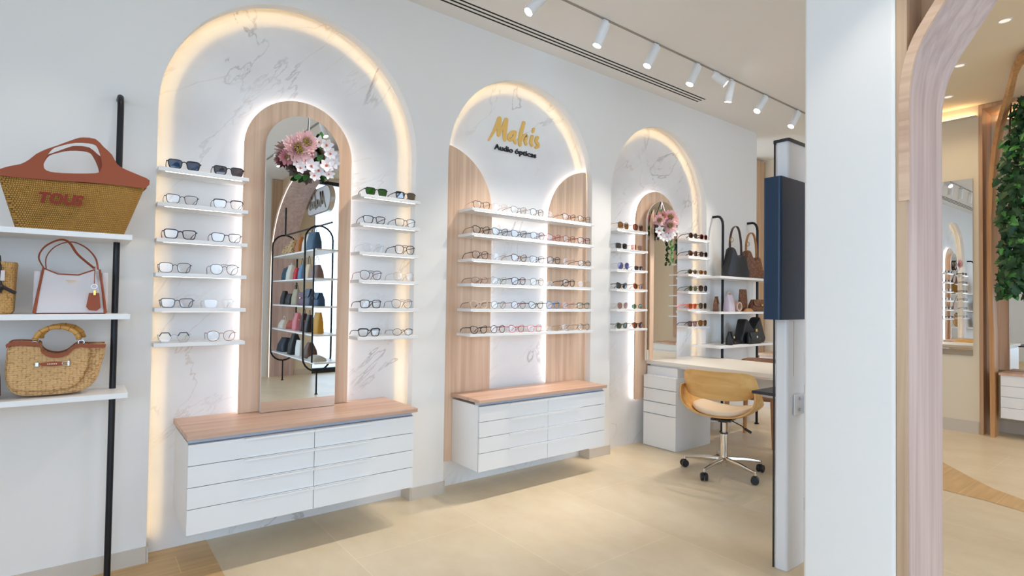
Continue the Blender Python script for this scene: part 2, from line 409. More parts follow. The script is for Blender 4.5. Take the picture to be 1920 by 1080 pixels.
# main wall with three arched niches
def main_wall():
    mb = MB(); xs = [-2.6]
    for cx, R, sp in ARCH: xs += [cx-R, cx+R]
    xs.append(5.787)
    for i in range(0, len(xs), 2):
        mb.add([(xs[i], WY, 0), (xs[i+1], WY, 0), (xs[i+1], WY, CZ), (xs[i], WY, CZ)], [(0, 1, 2, 3)])
    for cx, R, sp in ARCH:
        p = arch_path(cx, R, sp); p = [q for q in p if q[1] >= sp-1e-6]
        n = len(p)
        mb.add([(x, WY, z) for x, z in p] + [(x, WY, CZ) for x, z in p], [(i, i+1, n+i+1, n+i) for i in range(n-1)])
        arch_sweep(mb, cx, R, sp, [(0, WY), (0, 3.166), (.004, 3.166), (.004, 3.146), (.024, 3.146), (.024, MY)])
    mb.add([(5.787, WY, 0), (5.787, 3.42, 0), (5.787, 3.42, CZ), (5.787, WY, CZ)], [(0, 1, 2, 3)])
    mb.add([(-2.6, 3.42, 0), (5.787, 3.42, 0), (5.787, 3.42, CZ), (-2.6, 3.42, CZ)], [(0, 3, 2, 1)])
    return mb
wl = main_wall()
me = bpy.data.meshes.new('wall_back'); me.from_pydata(wl.v, [], wl.f); me.materials.append(M_wall); me.update()
me.polygons.foreach_set('use_smooth', [True]*len(me.polygons)); me.set_sharp_from_angle(angle=math.radians(30))
wo = bpy.data.objects.new('wall_back', me); C.objects.link(wo); struct(wo)
for i, (cx, R, sp) in enumerate(ARCH):
    p = arch_path(cx, R+.03, sp)
    struct(MB().prism(p, MY, MY+.02).build('trim_%d' % (i+1), M_marb[i], smooth=0))
    # warm strip hidden behind the lip of the niche
    s = MB(); arch_sweep(s, cx, R, sp, [(.0195, 3.1535), (.0190, 3.1572)], zb=.02)
    o = s.build('trim_%d' % (i+4), LED_WARM, smooth=0); struct(o)
# baseboards
def baseboard(x0, x1, n, l=True, r=True):
    mb = B(x0, x1, WY-.008, WY+.001, 0, .076)
    if l: mb.box(x0-.0085, x0+.001, WY-.008, MY, 0, .076)
    if r: mb.box(x1-.001, x1+.0085, WY-.008, MY, 0, .076)
    struct(mb.build('baseboard_back_%d' % n, M_base, smooth=0))
e = [-2.6]
for cx, R, sp in ARCH: e += [cx-R, cx+R]
e.append(5.787)
for k in range(4): baseboard(e[2*k], e[2*k+1], k+1, k > 0, k < 3)

# other walls
struct(B(-2.7, -2.6, 1.5, 5.2, 0, CZ).box(-2.7, -2.6, -3.3, -2.9, 0, CZ).box(-2.7, -2.6, -2.9, 1.5, 2.95, CZ).build('wall_left', M_wall, smooth=0))
struct(B(5.0, 7.6, 5.1, 5.2, 0, CZ).build('wall_rear', M_cream, smooth=0))
struct(B(7.0, 7.1, 1.48, 5.2, 0, 3.25).build('wall_right', M_cream, smooth=0))
struct(B(7.35, 7.45, -3.3, 1.48, 0, 3.25).build('wall_far_right', M_cream, smooth=0))
struct(B(6.986, 7.0, 1.485, 5.1, 0, .12).build('baseboard_right', M_base, smooth=0))
struct(B(7.336, 7.35, -3.0, 1.44, 0, .12).build('baseboard_far_right', M_base, smooth=0))
struct(B(6.95, 7.0, 1.49, 2.6, 3.135, 3.145).build('trim_7', M_cream, smooth=0))
struct(B(6.965, 6.985, 1.50, 2.59, 3.146, 3.150).build('trim_8', emis('cove_glow', (1.0, .70, .36), 14), smooth=0))
struct(B(7.28, 7.35, -2.9, 1.40, 3.12, 3.13).build('trim_9', M_cream, smooth=0))
struct(B(7.30, 7.33, -2.88, 1.38, 3.131, 3.135).build('trim_10', emis('cove_glow2', (1.0, .70, .36), 14), smooth=0))
# shop front behind the photographer
sf = MB(); sf.box(-2.6, -2.5, -3.1, -3.0, 0, CZ); sf.box(1.6, 2.75, -3.1, -3.0, 0, CZ)
sf.box(-2.5, 1.6, -3.1, -3.0, 2.95, CZ); sf.box(3.05, 7.05, -3.1, -3.0, 3.20, 3.25); sf.box(7.05, 7.4, -3.1, -3.0, 0, 3.25)
struct(sf.build('wall_front', M_wall, smooth=0))
struct(B(2.75, 3.05, -3.1, -2.98, 0, 3.25).build('wall_front_cream', M_cream, smooth=0))
struct(B(2.76, 3.05, -2.98, -2.965, 0, .09).build('baseboard_front', M_base, smooth=0))
M_frame = plain('window_frame', rgb(40, 46, 56), .4, .3)
glass = lensmat('window_glass', (.96, .98, .98, 1), .97)
def window(n, x0, x1, k, zt=2.95):
    root = bpy.data.objects.new('window_%d' % n, None); C.objects.link(root); struct(root)
    f = MB(); f.box(x0, x1, -3.08, -3.02, 0, .08); f.box(x0, x1, -3.08, -3.02, zt-.06, zt)
    for i in range(k+1):
        x = x0 + (x1-x0)*i/k; f.box(x-.025, x+.025, -3.08, -3.02, 0, zt)
    f.build('window_frame', M_frame, root, smooth=0)
    for i in range(k):
        B(x0+(x1-x0)*i/k+.02, x0+(x1-x0)*(i+1)/k-.02, -3.054, -3.046, .06, zt-.05).build('pane', glass, root, smooth=0)
window(1, -2.5, 1.6, 4); window(2, 3.05, 7.05, 4, 3.20)
w3_ = bpy.data.objects.new('window_3', None); C.objects.link(w3_); struct(w3_)
wf3 = MB().box(-2.68, -2.62, -2.9, 1.5, 0, .08).box(-2.68, -2.62, -2.9, 1.5, 2.89, 2.95)
for k in range(5): wf3.box(-2.68, -2.62, -2.9+1.1*k-.025, -2.9+1.1*k+.025, 0, 2.95)
wf3.build('window_frame', M_frame, w3_, smooth=0)
for k in range(4): B(-2.654, -2.646, -2.88+1.1*k, -1.82+1.1*k, .06, 2.9).build('pane', glass, w3_, smooth=0)
tag(B(-16, 16, -16, -3.1, -.14, -.02).build('street_pavement', plain('pavement', rgb(196, 196, 194), .9), smooth=0), 'pale pavement outside the shop window, seen in the mirror', 'pavement')

# pillar between the rooms
def rbox(x0, x1, y0, y1, r, n=6):
    o = []
    for (cx, cyy, a) in ((x1-r, y1-r, 0), (x0+r, y1-r, PI/2), (x0+r, y0+r, PI), (x1-r, y0+r, 1.5*PI)):
        for i in range(n+1): o.append((cx+r*math.cos(a+PI/2*i/n), cyy+r*math.sin(a+PI/2*i/n)))
    return o
struct(MB().prism(rbox(2.36, 2.81, .7405, 1.066, .014), 0, CZ, 'z').build('wall_pillar', M_wall, smooth=50))

# ------------------------------------------------------------------ ceiling fittings
vent = thing('ceiling_vent', 'long linear ceiling air vent with three black slots beside the wall', 'air vent', (0, 0, CZ))
B(-2.5, 4.47, 2.885, 2.975, -.0015, 0).build('frame', M_ceil, vent, smooth=0)
for y in (2.893, 2.93, 2.967): B(-2.5, 4.465, y-.0065, y+.0065, -.003, -.0014).build('slot', M_slot, vent, smooth=0)
track = thing('lighting_track', 'thin grey lighting track running along the beige ceiling', 'lighting track', (0, 2.485, CZ))
B(-2.5, 6.95, -.007, .007, -.006, 0).build('rail', plain('track_grey', rgb(150, 140, 130), .5), track, smooth=0)
def spot(name, x, y, z, end, label, power=58, L=.15, r=.032, group='track spotlights along the ceiling rail'):
    """barrel whose face sits at `end`; hangs from the rail by a short stem"""
    t = thing(name, label, 'spotlight', (x, y, z), 0, group)
    d = (Vector(end)-Vector((x, y, z-.035))); d.normalize()
    top = Vector((0, 0, -.035)); q = Vector((0, 0, -1)).rotation_difference(d).to_matrix().to_4x4()
    m = MB(); m.tube([(0, 0, -.004), (0, 0, -.03)], .007, 10); m.box(-.022, .022, -.009, .009, -.010, -.004)
    m.build('bracket', M_white, t)
    c = Matrix.Translation(top) @ q
    body = MB(); pr = [(r*.94, .012), (r, .004), (r, -L+.004), (r*.985, -L), (r*.86, -L), (r*.86, -L+.008)]
    body.lathe(pr, (0, 0, 0), 24, c); body.build('barrel', M_white, t)
    MB().lathe([(r*.84, -L+.006), (r*.84, -L+.003)], (0, 0, 0), 20, c).build('lens', M_bulb, t)
    ld = bpy.data.lights.new('spot_light', 'SPOT'); ld.energy = power; ld.color = (1.0, .91, .80); ld.spot_size = .95; ld.spot_blend = .7; ld.shadow_soft_size = .03
    lo = bpy.data.objects.new('spot_light', ld); C.objects.link(lo); lo.parent = t
    lo.location = (c @ Vector((0, 0, -L-.012))); lo.rotation_euler = q.to_euler()
    return t
SP = [(2.15, 2.06, 'partly seen white track spotlight at the top edge of the view'),
      (2.69, 2.655, 'white track spotlight nearest to the camera, fully seen'), (3.22, 3.17, 'white track spotlight above the middle arch, second fully seen'),
      (3.73, 3.685, 'white track spotlight third in the row, left of the swivelled one'),
      (4.21, 4.215, 'white track spotlight pointing down just right of the swivelled one'),
      (4.754, 4.68, 'white track spotlight second from the far end of the rail'), (5.369, 5.31, 'white track spotlight at the far end beside the pillar')]
for x0, x1, lb in SP: spot('track_spotlight', x0, 2.485, CZ-.006, (x1, 2.51, 2.955), lb)
spot('track_spotlight', 3.97, 2.485, CZ-.006, (4.035, 2.405, 2.975), 'white track spotlight swivelled sideways towards the room', power=24, L=.11)
for x in (.3, 1.2, -1.2): spot('track_spotlight', x, 2.485, CZ-.006, (x-.04, 2.51, 2.955), 'white track spotlight on the rail outside the view', power=12, group='track spotlights out of view')
track2 = thing('lighting_track', 'second grey lighting track, seen only in the near mirror', 'lighting track', (1.97, -.6, CZ))
B(-.011, .011, -1.5, 1.7, -.008, 0).build('rail', plain('track_grey', rgb(150, 140, 130), .5), track2, smooth=0)
for y0, lb in ((-1.25, 'white spotlight on the second track, left one in mirror'), (-.35, 'white spotlight on the second track, middle one in mirror'), (.45, 'white spotlight on the second track, right one in mirror')):
    spot('track_spotlight', 1.97, y0, CZ-.006, (1.99, y0+.03, 2.955), lb, power=18, group='spotlights on the second track')
def downlight(x, y, z, label, power=22, col=WARM):
    t = thing('downlight', label, 'downlight', (x, y, z), 0, 'recessed downlights')
    MB().lathe([(.042, 0), (.042, -.004), (.034, -.006), (.032, -.001)], (0, 0, 0), 28).build('ring', M_white, t)
    MB().lathe([(.031, -.001), (.031, -.003)], (0, 0, 0), 24).build('lens', M_dim, t)
    ld = bpy.data.lights.new('downlight_lamp', 'SPOT'); ld.energy = power; ld.color = col; ld.spot_size = 2.4; ld.spot_blend = 1; ld.shadow_soft_size = .05
    lo = bpy.data.objects.new('downlight_lamp', ld); C.objects.link(lo); lo.parent = t; lo.location = (0, 0, -.03)
downlight(5.05, .92, 3.25, 'recessed downlight nearest the portal in the next room', 45)
downlight(5.72, 1.33, 3.25, 'recessed downlight in the middle of the next room row')
downlight(6.5, 1.6, 3.25, 'recessed downlight closest to the far cream wall')
for x, y, z in ((0.2, .3, CZ), (1.2, -1.2, CZ), (4.2, .0, 3.25), (4.4, -1.6, 3.25), (6.2, -.2, 3.25), (-1.8, 1.0, CZ), (6.3, 3.9, CZ), (3.9, 3.9, CZ)):  # unseen ceiling lamps, added as interior fill light
    if x == 3.9: continue
    downlight(x, y, z, 'added fill downlight in the ceiling outside the view')

# ------------------------------------------------------------------ near and far arched mirrors
def mirror_unit(cx, R, sp, zb, mR, msp, mz, label, py=3.17, my=3.112, turn=0):
    t = thing('arched_mirror', label, 'mirror', (cx, MY, zb))
    def loc(p): return [(x-cx, z-zb) for x, z in p]
    out = loc(arch_path(cx, R, sp, zb, m=1))
    MB().prism(out, py-MY, py+.018-MY).build('wood_surround', M_oak, t, smooth=0, bevel=.002)
    s = MB()
    inner = arch_path(cx, R-.03, sp, zb, m=1); n = len(inner)
    s.add([(x-cx, py+.019-MY, z-zb) for x, z in inner] + [(x-cx, -.002, z-zb) for x, z in inner], [(i, i+1, n+i+1, n+i) for i in range(n-1)])
    s.build('backlight', LED_WHITE, t, smooth=0)
    back = loc(arch_path(cx, mR-.03, msp, mz+.0, m=1))
    MB().prism(back, my+.007-MY, py-MY).build('mirror_backing', M_oak, t, smooth=0)
    gl = loc(arch_path(cx, mR, msp, mz, m=1))
    MB().prism(loc(arch_path(cx, mR+.001, msp, mz, m=1)), .0065, .018).build('mirror_rim', M_shelf, t, loc=(0, my-MY, 0), rot=(0, 0, turn), smooth=0)
    MB().prism(gl, 0, .006).build('mirror_glass', M_mirror, t, loc=(0, my-MY, 0), rot=(0, 0, turn), smooth=0)
    return t
mirror_unit(.969, .2925, 2.05, .64, .197, 2.047, .6405, 'tall arched mirror on pale oak surround standing on nearest cabinet')
mirror_unit(4.146, .290, 1.963, .40, .200, 1.957, .737, 'smaller looking arched mirror on pale oak surround above white desk', my=3.105, turn=-.06)

# middle niche: two wood panels with concave light edge
def side_panel(x_out, x_in, zb, label, s):
    # s=+1 left panel (grows from x_out to the right)
    R = abs(x_in-x_out)+.03; czz = 1.86; cxx = x_in - s*R
    p = [(x_out, zb)]
    a0 = math.acos(min(1, abs(x_out-cxx)/R))
    top = [(cxx+s*R*math.cos(a), czz+R*math.sin(a)) for a in [a0*(1-i/20) for i in range(21)]]
    p += top + [(x_in, zb)]
    t = thing('curved_cladding', label, 'wall panel', ((x_out+x_in)/2, MY, zb)); ox = (x_out+x_in)/2
    MB().prism([(x-ox, z-zb) for x, z in p], 3.17-MY, 3.19-MY).build('board', M_oak, t, smooth=0, bevel=.0015)
    q = [(x - s*.03, z-.03*(1 if i < 20 else 0)) for i, (x, z) in enumerate(top)] + [(x_in-s*.03, zb+.45)]
    n = len(q); m = MB().add([(x-ox, 3.191-MY, z-zb) for x, z in q]+[(x-ox, -.002, z-zb) for x, z in q], [(i, i+1, n+i+1, n+i) for i in range(n-1)])
    m.build('backlight', LED_WHITE, t, smooth=0)
side_panel(1.8925, 2.29, .18, 'curved pale wood panel on the left side of the middle niche', 1)
side_panel(3.2325, 2.83, .18, 'curved pale wood panel on the right side of the middle niche', -1)

# ------------------------------------------------------------------ floating cabinets
def cabinet(x0, x1, yf, yb, z0, zt, wx0, wx1, wyf, hl, hr, label, side='y', lab2='wall cabinet'):
    t = thing('drawer_cabinet', label, 'drawer cabinet', (x0, yb, z0))
    H = zt-.022-z0; top = H-.018
    B(0, x1-x0, yf+.018-yb, -.0, 0, top).build('carcass', M_white, t, smooth=0, bevel=.001)
    B(.004, x1-x0-.004, yf+.022-yb, yf+.06-yb, top, H).build('top_profile', M_alu, t, smooth=0)
    B(wx0-x0, wx1-x0, wyf-yb, 0, H, H+.022).build('worktop', M_oakx, t, smooth=0, bevel=.002)
    B(.001, x1-x0-.001, yf+.014-yb, yf+.0182-yb, .002, top).build('backing', M_gap, t, smooth=0)
    W = x1-x0; mid = W/2; hs = [.28, .2367, .2367, .2367]; z = 0
    for r in range(4):
        h = top*hs[r]
        for c in range(2):
            a, b_ = (0.0, mid-.0015) if c == 0 else (mid+.0015, W)
            d = B(a, b_, yf-yb, yf+.014-yb, z+.003, z+h).build('drawer_front', M_white, t, smooth=0, bevel=.0008)
            ha, hb = (hl-x0, mid-.0015) if c == 0 else (mid+.0015, hr-x0)
            hm = MB().box(ha, hb, yf-.012-yb, yf+.012-yb, z+h-.0012, z+h+.001); hm.box(ha, hb, yf-.012-yb, yf-.0105-yb, z+h-.011, z+h)
            hm.build('handle', M_shelf, d, smooth=0)
        z += h
    return t
cabinet(.400, 1.500, 2.795, MY, .197, .638, .392, 1.520, 2.785, .625, 1.243, 'nearest floating white drawer cabinet with pale wood top under tall mirror')
cabinet(1.985, 3.118, 2.845, 3.1685, .178, .628, 1.975, 3.131, 2.836, 2.217, 2.855, 'middle floating white drawer cabinet with wood top under eyewear shelves')

# ------------------------------------------------------------------ display shelves
SZ = [1.852, 1.686, 1.518, 1.356, 1.190, 1.026]
ORD = ['top', 'second', 'third', 'fourth', 'fifth', 'lowest']
def shelf(x0, x1, y0, y1, z, label, group, led=True):
    t = thing('display_shelf', label, 'shelf', ((x0+x1)/2, y1, z-.018), 0, group); h = (x1-x0)/2
    B(-h, h, y0-y1, 0, 0, .018).build('board', M_shelf, t, smooth=0, bevel=.001)
    if led: B(-h+.03, h-.03, y0+.012-y1, y0+.02-y1, -.0006, .0005).build('led_strip', LED_SHELF, t, smooth=0)
for k in range(6):
    shelf(.2838, .674, 3.045, MY, SZ[k], '%s white eyewear shelf on the left side of the near mirror' % ORD[k], 'shelves left of the near mirror')
    shelf(1.268, 1.6545, 3.045, MY, SZ[k], '%s white eyewear shelf on the right side of the near mirror' % ORD[k], 'shelves right of the near mirror')
    shelf(2.010, 3.150, 3.0, 3.17, SZ[k], '%s long white eyewear shelf in the middle niche' % ORD[k], 'shelves in the middle niche')
    shelf(3.4635, 3.860, 3.045, MY, SZ[k], '%s white eyewear shelf on the left side of the far mirror' % ORD[k], 'shelves left of the far mirror')
    shelf(4.45, 4.803, 3.045, MY, SZ[k], '%s white eyewear shelf on the right side of the far mirror' % ORD[k], 'shelves right of the far mirror')

# ------------------------------------------------------------------ spectacles
SHAPES = {  # w, h, exponent, taper, cat lift, flat top
    'rect': (.060, .042, 4.0, .24, .001), 'square': (.058, .046, 3.4, .18, .001), 'round': (.050, .049, 2.0, 0, 0),
    'panto': (.056, .049, 2.5, .16, .001), 'cat': (.060, .046, 2.7, .24, .007), 'aviator': (.060, .052, 2.6, .24, .002),
    'oval': (.054, .040, 2.1, 0, 0), 'small': (.048, .033, 3.0, .06, 0), 'shield': (.066, .046, 3.2, .1, 0), 'hex': (.054, .046, 0, 0, 0), 'big': (.061, .056, 2.4, .12, .001)}
def rimpts(sh, n=26):
    w_, h_, e_, tp, up = SHAPES[sh]; P = []
    if sh == 'hex':
        for k in range(6):
            a0 = PI/3*k; a1 = PI/3*(k+1)
            for j in range(4):
                f = j/4; P.append(((math.cos(a0)*(1-f)+math.cos(a1)*f)*w_/2, (math.sin(a0)*(1-f)+math.sin(a1)*f)*h_/2*1.12))
        return P
    for k in range(n):
        q = 2*PI*k/n; c0, s0 = math.cos(q), math.sin(q)
        x = math.copysign(abs(c0)**(2/e_), c0)*w_/2; z = math.copysign(abs(s0)**(2/e_), s0)*h_/2
        x *= 1 - tp*(.5-z/h_)
        if z > 0: z += up*(x/(w_/2))
        P.append((x, z))
    return P
FR = {'lime': rgb(140, 196, 84), 'black': rgb(24, 24, 28), 'navy': rgb(38, 48, 72), 'grey': rgb(110, 114, 124), 'tort': rgb(104, 60, 36), 'gold': rgb(206, 164, 96), 'silver': rgb(170, 172, 178),
      'red': rgb(176, 34, 48), 'coral': rgb(226, 92, 78), 'green': rgb(46, 84, 62), 'olive': rgb(104, 94, 52), 'blue': rgb(80, 140, 186), 'purple': rgb(66, 40, 66), 'pink': rgb(226, 168, 166),
      'clear': rgb(214, 212, 210), 'peach': rgb(232, 200, 180), 'rose': rgb(166, 128, 118), 'teal': rgb(52, 92, 104), 'darkbrown': rgb(62, 38, 28), 'sage': rgb(140, 154, 148), 'gun': rgb(74, 74, 80), 'brick': rgb(140, 56, 44), 'amber': rgb(176, 120, 52), 'orange': rgb(240, 90, 60)}
LN = {'clear': ((.985, .985, .985, 1), .97), 'blue': ((.16, .26, .42, 1), .86), 'smoke': ((.26, .24, .28, 1), .9), 'green': ((.10, .34, .08, 1), .93), 'brown': ((.36, .15, .08, 1), .93),
      'amber': ((.55, .34, .12, 1), .93), 'lilac': ((.36, .36, .62, 1), .92), 'rosy': ((.62, .46, .46, 1), .93), 'dark': ((.05, .06, .07, 1), .88), 'sage': ((.2, .32, .26, 1), .92), 'orange': ((.8, .4, .1, 1), .94),
      'violet': ((.1, .06, .16, 1), .9), 'graphite': ((.14, .12, .11, 1), .82), 'olive': ((.3, .24, .12, 1), .92), 'plum': ((.16, .06, .07, 1), .9)}
def glasses(x, y, z, sh, fc, tc, lc, thick, label, group, rot=0, W=None, bridge='low', scale=1.0, brow=None):
    sun = lc != 'clear'
    t = thing('sunglasses' if sun else 'eyeglasses', label, 'sunglasses' if sun else 'glasses', (x, y, z), rot, group)
    t.scale = (scale,)*3
    w_, h_ = SHAPES[sh][:2]
    rp = rimpts(sh); zmin = min(p[1] for p in rp); cz = -zmin + thick
    gap = .015 if sh not in ('round', 'hex', 'oval') else .021
    off = w_/2 + gap/2; W = 2*(off+w_/2)+.007
    f = MB(); lm = []; bm_ = MB()
    def curve_y(xx): return 1.5*xx*xx
    for s in (-1, 1):
        pts = [(s*(off+px), curve_y(off+px), cz+pz) for px, pz in rp]
        f.tube(pts, thick, 6, True)
        n = len(pts); a = [(p[0], p[1]-.0006, p[2]) for p in pts]; b_ = [(p[0], p[1]+.0006, p[2]) for p in pts]
        l = MB().add(a+b_, [tuple(range(n)), tuple(range(2*n-1, n-1, -1))]); lm.append(l)
        # hinge lug
        hz = cz + h_*.30
        xo = off + w_/2*(.985)
        f.tube([(s*(xo-.001), curve_y(xo), hz), (s*(W/2), curve_y(W/2)+.002, hz), (s*(W/2), curve_y(W/2)+.008, hz)], thick*1.25, 6)
    gx = off - w_/2*.93; bz = cz + h_*.20
    f.tube([(-gx, .0006, bz), (-gx*.5, -.001, bz+.004), (0, -.0015, bz+.005), (gx*.5, -.001, bz+.004), (gx, .0006, bz)], thick*1.05, 6)
    if bridge == 'double':
        f.tube([(-gx-.006, .001, cz+h_*.46), (0, -.0015, cz+h_*.47), (gx+.006, .001, cz+h_*.46)], thick, 6)
    if bridge == 'brow':
        for s in (-1, 1):
            top = [(s*(off+px), curve_y(off+px)-.001, cz+pz+.001) for px, pz in rp if pz > h_*.12]
            top.sort(key=lambda p: s*p[0]); (f if not brow else bm_).tube(top, thick+.0014, 6)
    fm = plain('frame_'+fc, FR[fc], .28, 1.0 if fc in ('gold', 'silver', 'gun') else 0)
    fo = f.build('frame', fm, t)
    if brow: bm_.build('brow_bar', plain('frame_'+brow, FR[brow], .3), t)
    lensm = lensmat('lens_'+lc, *LN[lc])
    for l in lm: l.build('lens', lensm, t, smooth=0)
    tm = plain('temple_'+tc, FR[tc], .3, 1.0 if tc in ('gold', 'silver', 'gun') else 0)
    hz = cz + h_*.30
    for s in (-1, 1):
        y0 = curve_y(W/2)+.006
        inw = .0 if s < 0 else .0
        pts = [(s*W/2, y0, hz), (s*(W/2-.001), y0+.045, hz-.002), (s*(W/2-.004), y0+.085, hz-.006), (s*(W/2-.008), y0+.108, hz-.016), (s*(W/2-.012), y0+.126, .003+thick)]
        MB().tube(pts, [thick*1.1, thick*1.1, thick*1.1, thick*1.3, thick*1.1], 6, sy=.7 if thick > .0015 else 1).build('temple', tm, t)
    return t
A, Tn = .0025, .0013   # acetate and wire gauges
def place(rows, zs, y, where, group):
    P2 = ['left', 'right']
    for k, row in enumerate(rows):
        for j, g in enumerate(row):
            x, desc, sh, fc, tc, lc, th = g[:7]; ex = g[7] if len(g) > 7 else {}
            if len(row) == 2: pos = P2[j]
            else: pos = ['first', 'second', 'third', 'fourth', 'fifth', 'sixth', 'seventh'][j]
            lb = '%s, %s on %s shelf %s' % (desc, pos, ORD[k], where)
            glasses(x, y, zs[k]+.0008, sh, fc, tc, lc, th, lb, group, rot=random.uniform(-.05, .05), **ex)
L1 = [[(.390, 'black sunglasses with blue lenses', 'rect', 'black', 'black', 'blue', A), (.584, 'black sunglasses with grey lenses', 'rect', 'black', 'black', 'smoke', A)],
      [(.385, 'thin black rectangular glasses', 'rect', 'black', 'grey', 'clear', .0016), (.586, 'black browline wire glasses', 'rect', 'gun', 'black', 'clear', Tn, {'bridge': 'brow'})],
      [(.381, 'navy blue rectangular glasses', 'rect', 'navy', 'brick', 'clear', A), (.581, 'dark mottled rectangular glasses', 'rect', 'gun', 'black', 'clear', .0018)],
      [(.363, 'dark grey square glasses', 'square', 'gun', 'grey', 'clear', .0015), (.576, 'round glasses with straight bar', 'panto', 'gun', 'navy', 'clear', Tn, {'bridge': 'double'})],
      [(.376, 'grey rectangular glasses', 'rect', 'grey', 'grey', 'clear', A), (.557, 'rimless glasses with tortoiseshell temples', 'rect', 'clear', 'tort', 'clear', .0006)],
      [(.368, 'hexagonal glasses with green temples', 'hex', 'silver', 'lime', 'clear', .0009, {'bridge': 'brow', 'brow': 'navy'}), (.569, 'taupe round glasses', 'panto', 'rose', 'grey', 'clear', .0016)]]
place(L1, SZ, 3.065, 'left of near mirror', 'eyewear left of the near mirror')
R1 = [[(1.375, 'black sunglasses with green lenses', 'rect', 'black', 'darkbrown', 'green', .0026), (1.565, 'dark sunglasses with grey lenses', 'rect', 'gun', 'black', 'graphite', A)],
      [(1.365, 'thick black rectangular glasses', 'rect', 'black', 'darkbrown', 'clear', .0024), (1.565, 'slim black square glasses', 'square', 'black', 'black', 'clear', .0018)],
      [(1.362, 'nearly invisible rimless glasses', 'aviator', 'clear', 'silver', 'clear', .0006, {'bridge': 'double'}), (1.566, 'dark olive aviator glasses', 'aviator', 'darkbrown', 'darkbrown', 'clear', .0022, {'bridge': 'double'})],
      [(1.350, 'brown double bridge glasses', 'aviator', 'darkbrown', 'brick', 'clear', .0018, {'bridge': 'double'}), (1.561, 'fine gold wire glasses', 'aviator', 'gold', 'gun', 'clear', .0007)],
      [(1.352, 'black soft square glasses', 'square', 'black', 'darkbrown', 'clear', .0024), (1.553, 'grey aviator glasses', 'aviator', 'gun', 'gun', 'clear', Tn, {'bridge': 'double'})],
      [(1.347, 'black flat top glasses', 'rect', 'black', 'darkbrown', 'clear', .0026, {'bridge': 'brow'}), (1.562, 'small dark oval glasses', 'oval', 'darkbrown', 'gun', 'clear', .0015)]]
place(R1, SZ, 3.065, 'right of near mirror', 'eyewear right of the near mirror')
Mid = [[(2.099, 'dark brown square glasses', 'square', 'darkbrown', 'peach', 'clear', .0018), (2.250, 'pale clear round glasses', 'panto', 'peach', 'rose', 'clear', .0009), (2.415, 'olive gold glasses', 'cat', 'olive', 'gun', 'clear', .0016), (2.581, 'grey soft square glasses', 'panto', 'gun', 'amber', 'clear', .0018), (2.740, 'invisible rimless glasses', 'round', 'clear', 'gold', 'clear', .0006), (2.900, 'dark wine glasses', 'cat', 'darkbrown', 'red', 'clear', .002), (3.062, 'dark olive cat eye glasses', 'cat', 'darkbrown', 'amber', 'clear', .002)],
       [(2.099, 'black and gold glasses', 'cat', 'black', 'amber', 'clear', .0024), (2.255, 'dark teal glasses', 'cat', 'teal', 'black', 'clear', .0022), (2.419, 'blue grey glasses', 'cat', 'teal', 'gun', 'clear', .002), (2.590, 'slate blue glasses', 'panto', 'navy', 'purple', 'clear', .0018), (2.745, 'red cat eye glasses', 'cat', 'red', 'brick', 'clear', .0018), (2.905, 'brick brown glasses', 'panto', 'brick', 'brick', 'clear', .0017), (3.062, 'black and wine glasses', 'square', 'purple', 'red', 'clear', .0024)],
       [(2.094, 'angular tortoiseshell glasses', 'panto', 'tort', 'darkbrown', 'clear', .0024), (2.255, 'faint crystal clear glasses', 'round', 'clear', 'gun', 'clear', .0009), (2.424, 'tortoiseshell cat eye glasses', 'cat', 'tort', 'amber', 'clear', .0024), (2.588, 'black wire square glasses', 'square', 'black', 'gun', 'clear', .0015), (2.750, 'dark olive pantoscopic glasses', 'panto', 'gun', 'black', 'clear', .0022), (2.905, 'blush clear glasses', 'panto', 'pink', 'gun', 'clear', .0009), (3.068, 'small black round glasses', 'oval', 'black', 'black', 'clear', .0018)],
       [(2.094, 'dusty rose glasses', 'oval', 'rose', 'rose', 'clear', .0026), (2.250, 'blue grey wire glasses', 'cat', 'sage', 'gun', 'clear', .0015), (2.422, 'dark plum glasses', 'panto', 'purple', 'darkbrown', 'clear', .0024), (2.590, 'grey olive glasses', 'panto', 'olive', 'gold', 'clear', .0014), (2.750, 'gold rimless glasses', 'oval', 'gold', 'gold', 'clear', .0006), (2.905, 'dark tortoiseshell glasses', 'panto', 'darkbrown', 'gun', 'clear', .0028), (3.065, 'pale gold wire glasses', 'round', 'gold', 'gold', 'clear', .0006)],
       [(2.090, 'thick peach glasses', 'cat', 'peach', 'rose', 'clear', .0026), (2.250, 'round sage green glasses', 'round', 'sage', 'olive', 'clear', .0018), (2.424, 'round red and black glasses', 'round', 'purple', 'red', 'clear', .0016), (2.585, 'dark green cat eye glasses', 'cat', 'green', 'tort', 'clear', .0022), (2.745, 'blue and brown glasses', 'panto', 'blue', 'tort', 'clear', .0026), (2.905, 'clear pink glasses', 'panto', 'pink', 'pink', 'clear', .002), (3.062, 'green flat top glasses', 'rect', 'green', 'green', 'clear', .0018, {'bridge': 'brow'})],
       [(2.092, 'thick black cat eye glasses', 'cat', 'black', 'black', 'clear', .0024), (2.248, 'round dark plum glasses', 'round', 'purple', 'tort', 'clear', .0022), (2.410, 'raspberry red glasses', 'cat', 'red', 'coral', 'clear', .002), (2.574, 'coral glasses', 'square', 'coral', 'coral', 'clear', .0018), (2.745, 'fine gold glasses', 'oval', 'gold', 'gold', 'clear', .0007), (2.905, 'clear glasses with black temples', 'panto', 'clear', 'black', 'clear', .0007), (3.068, 'round olive glasses', 'round', 'olive', 'tort', 'clear', .0018)]]
place(Mid, SZ, 3.02, 'of middle niche', 'eyewear in the middle niche')
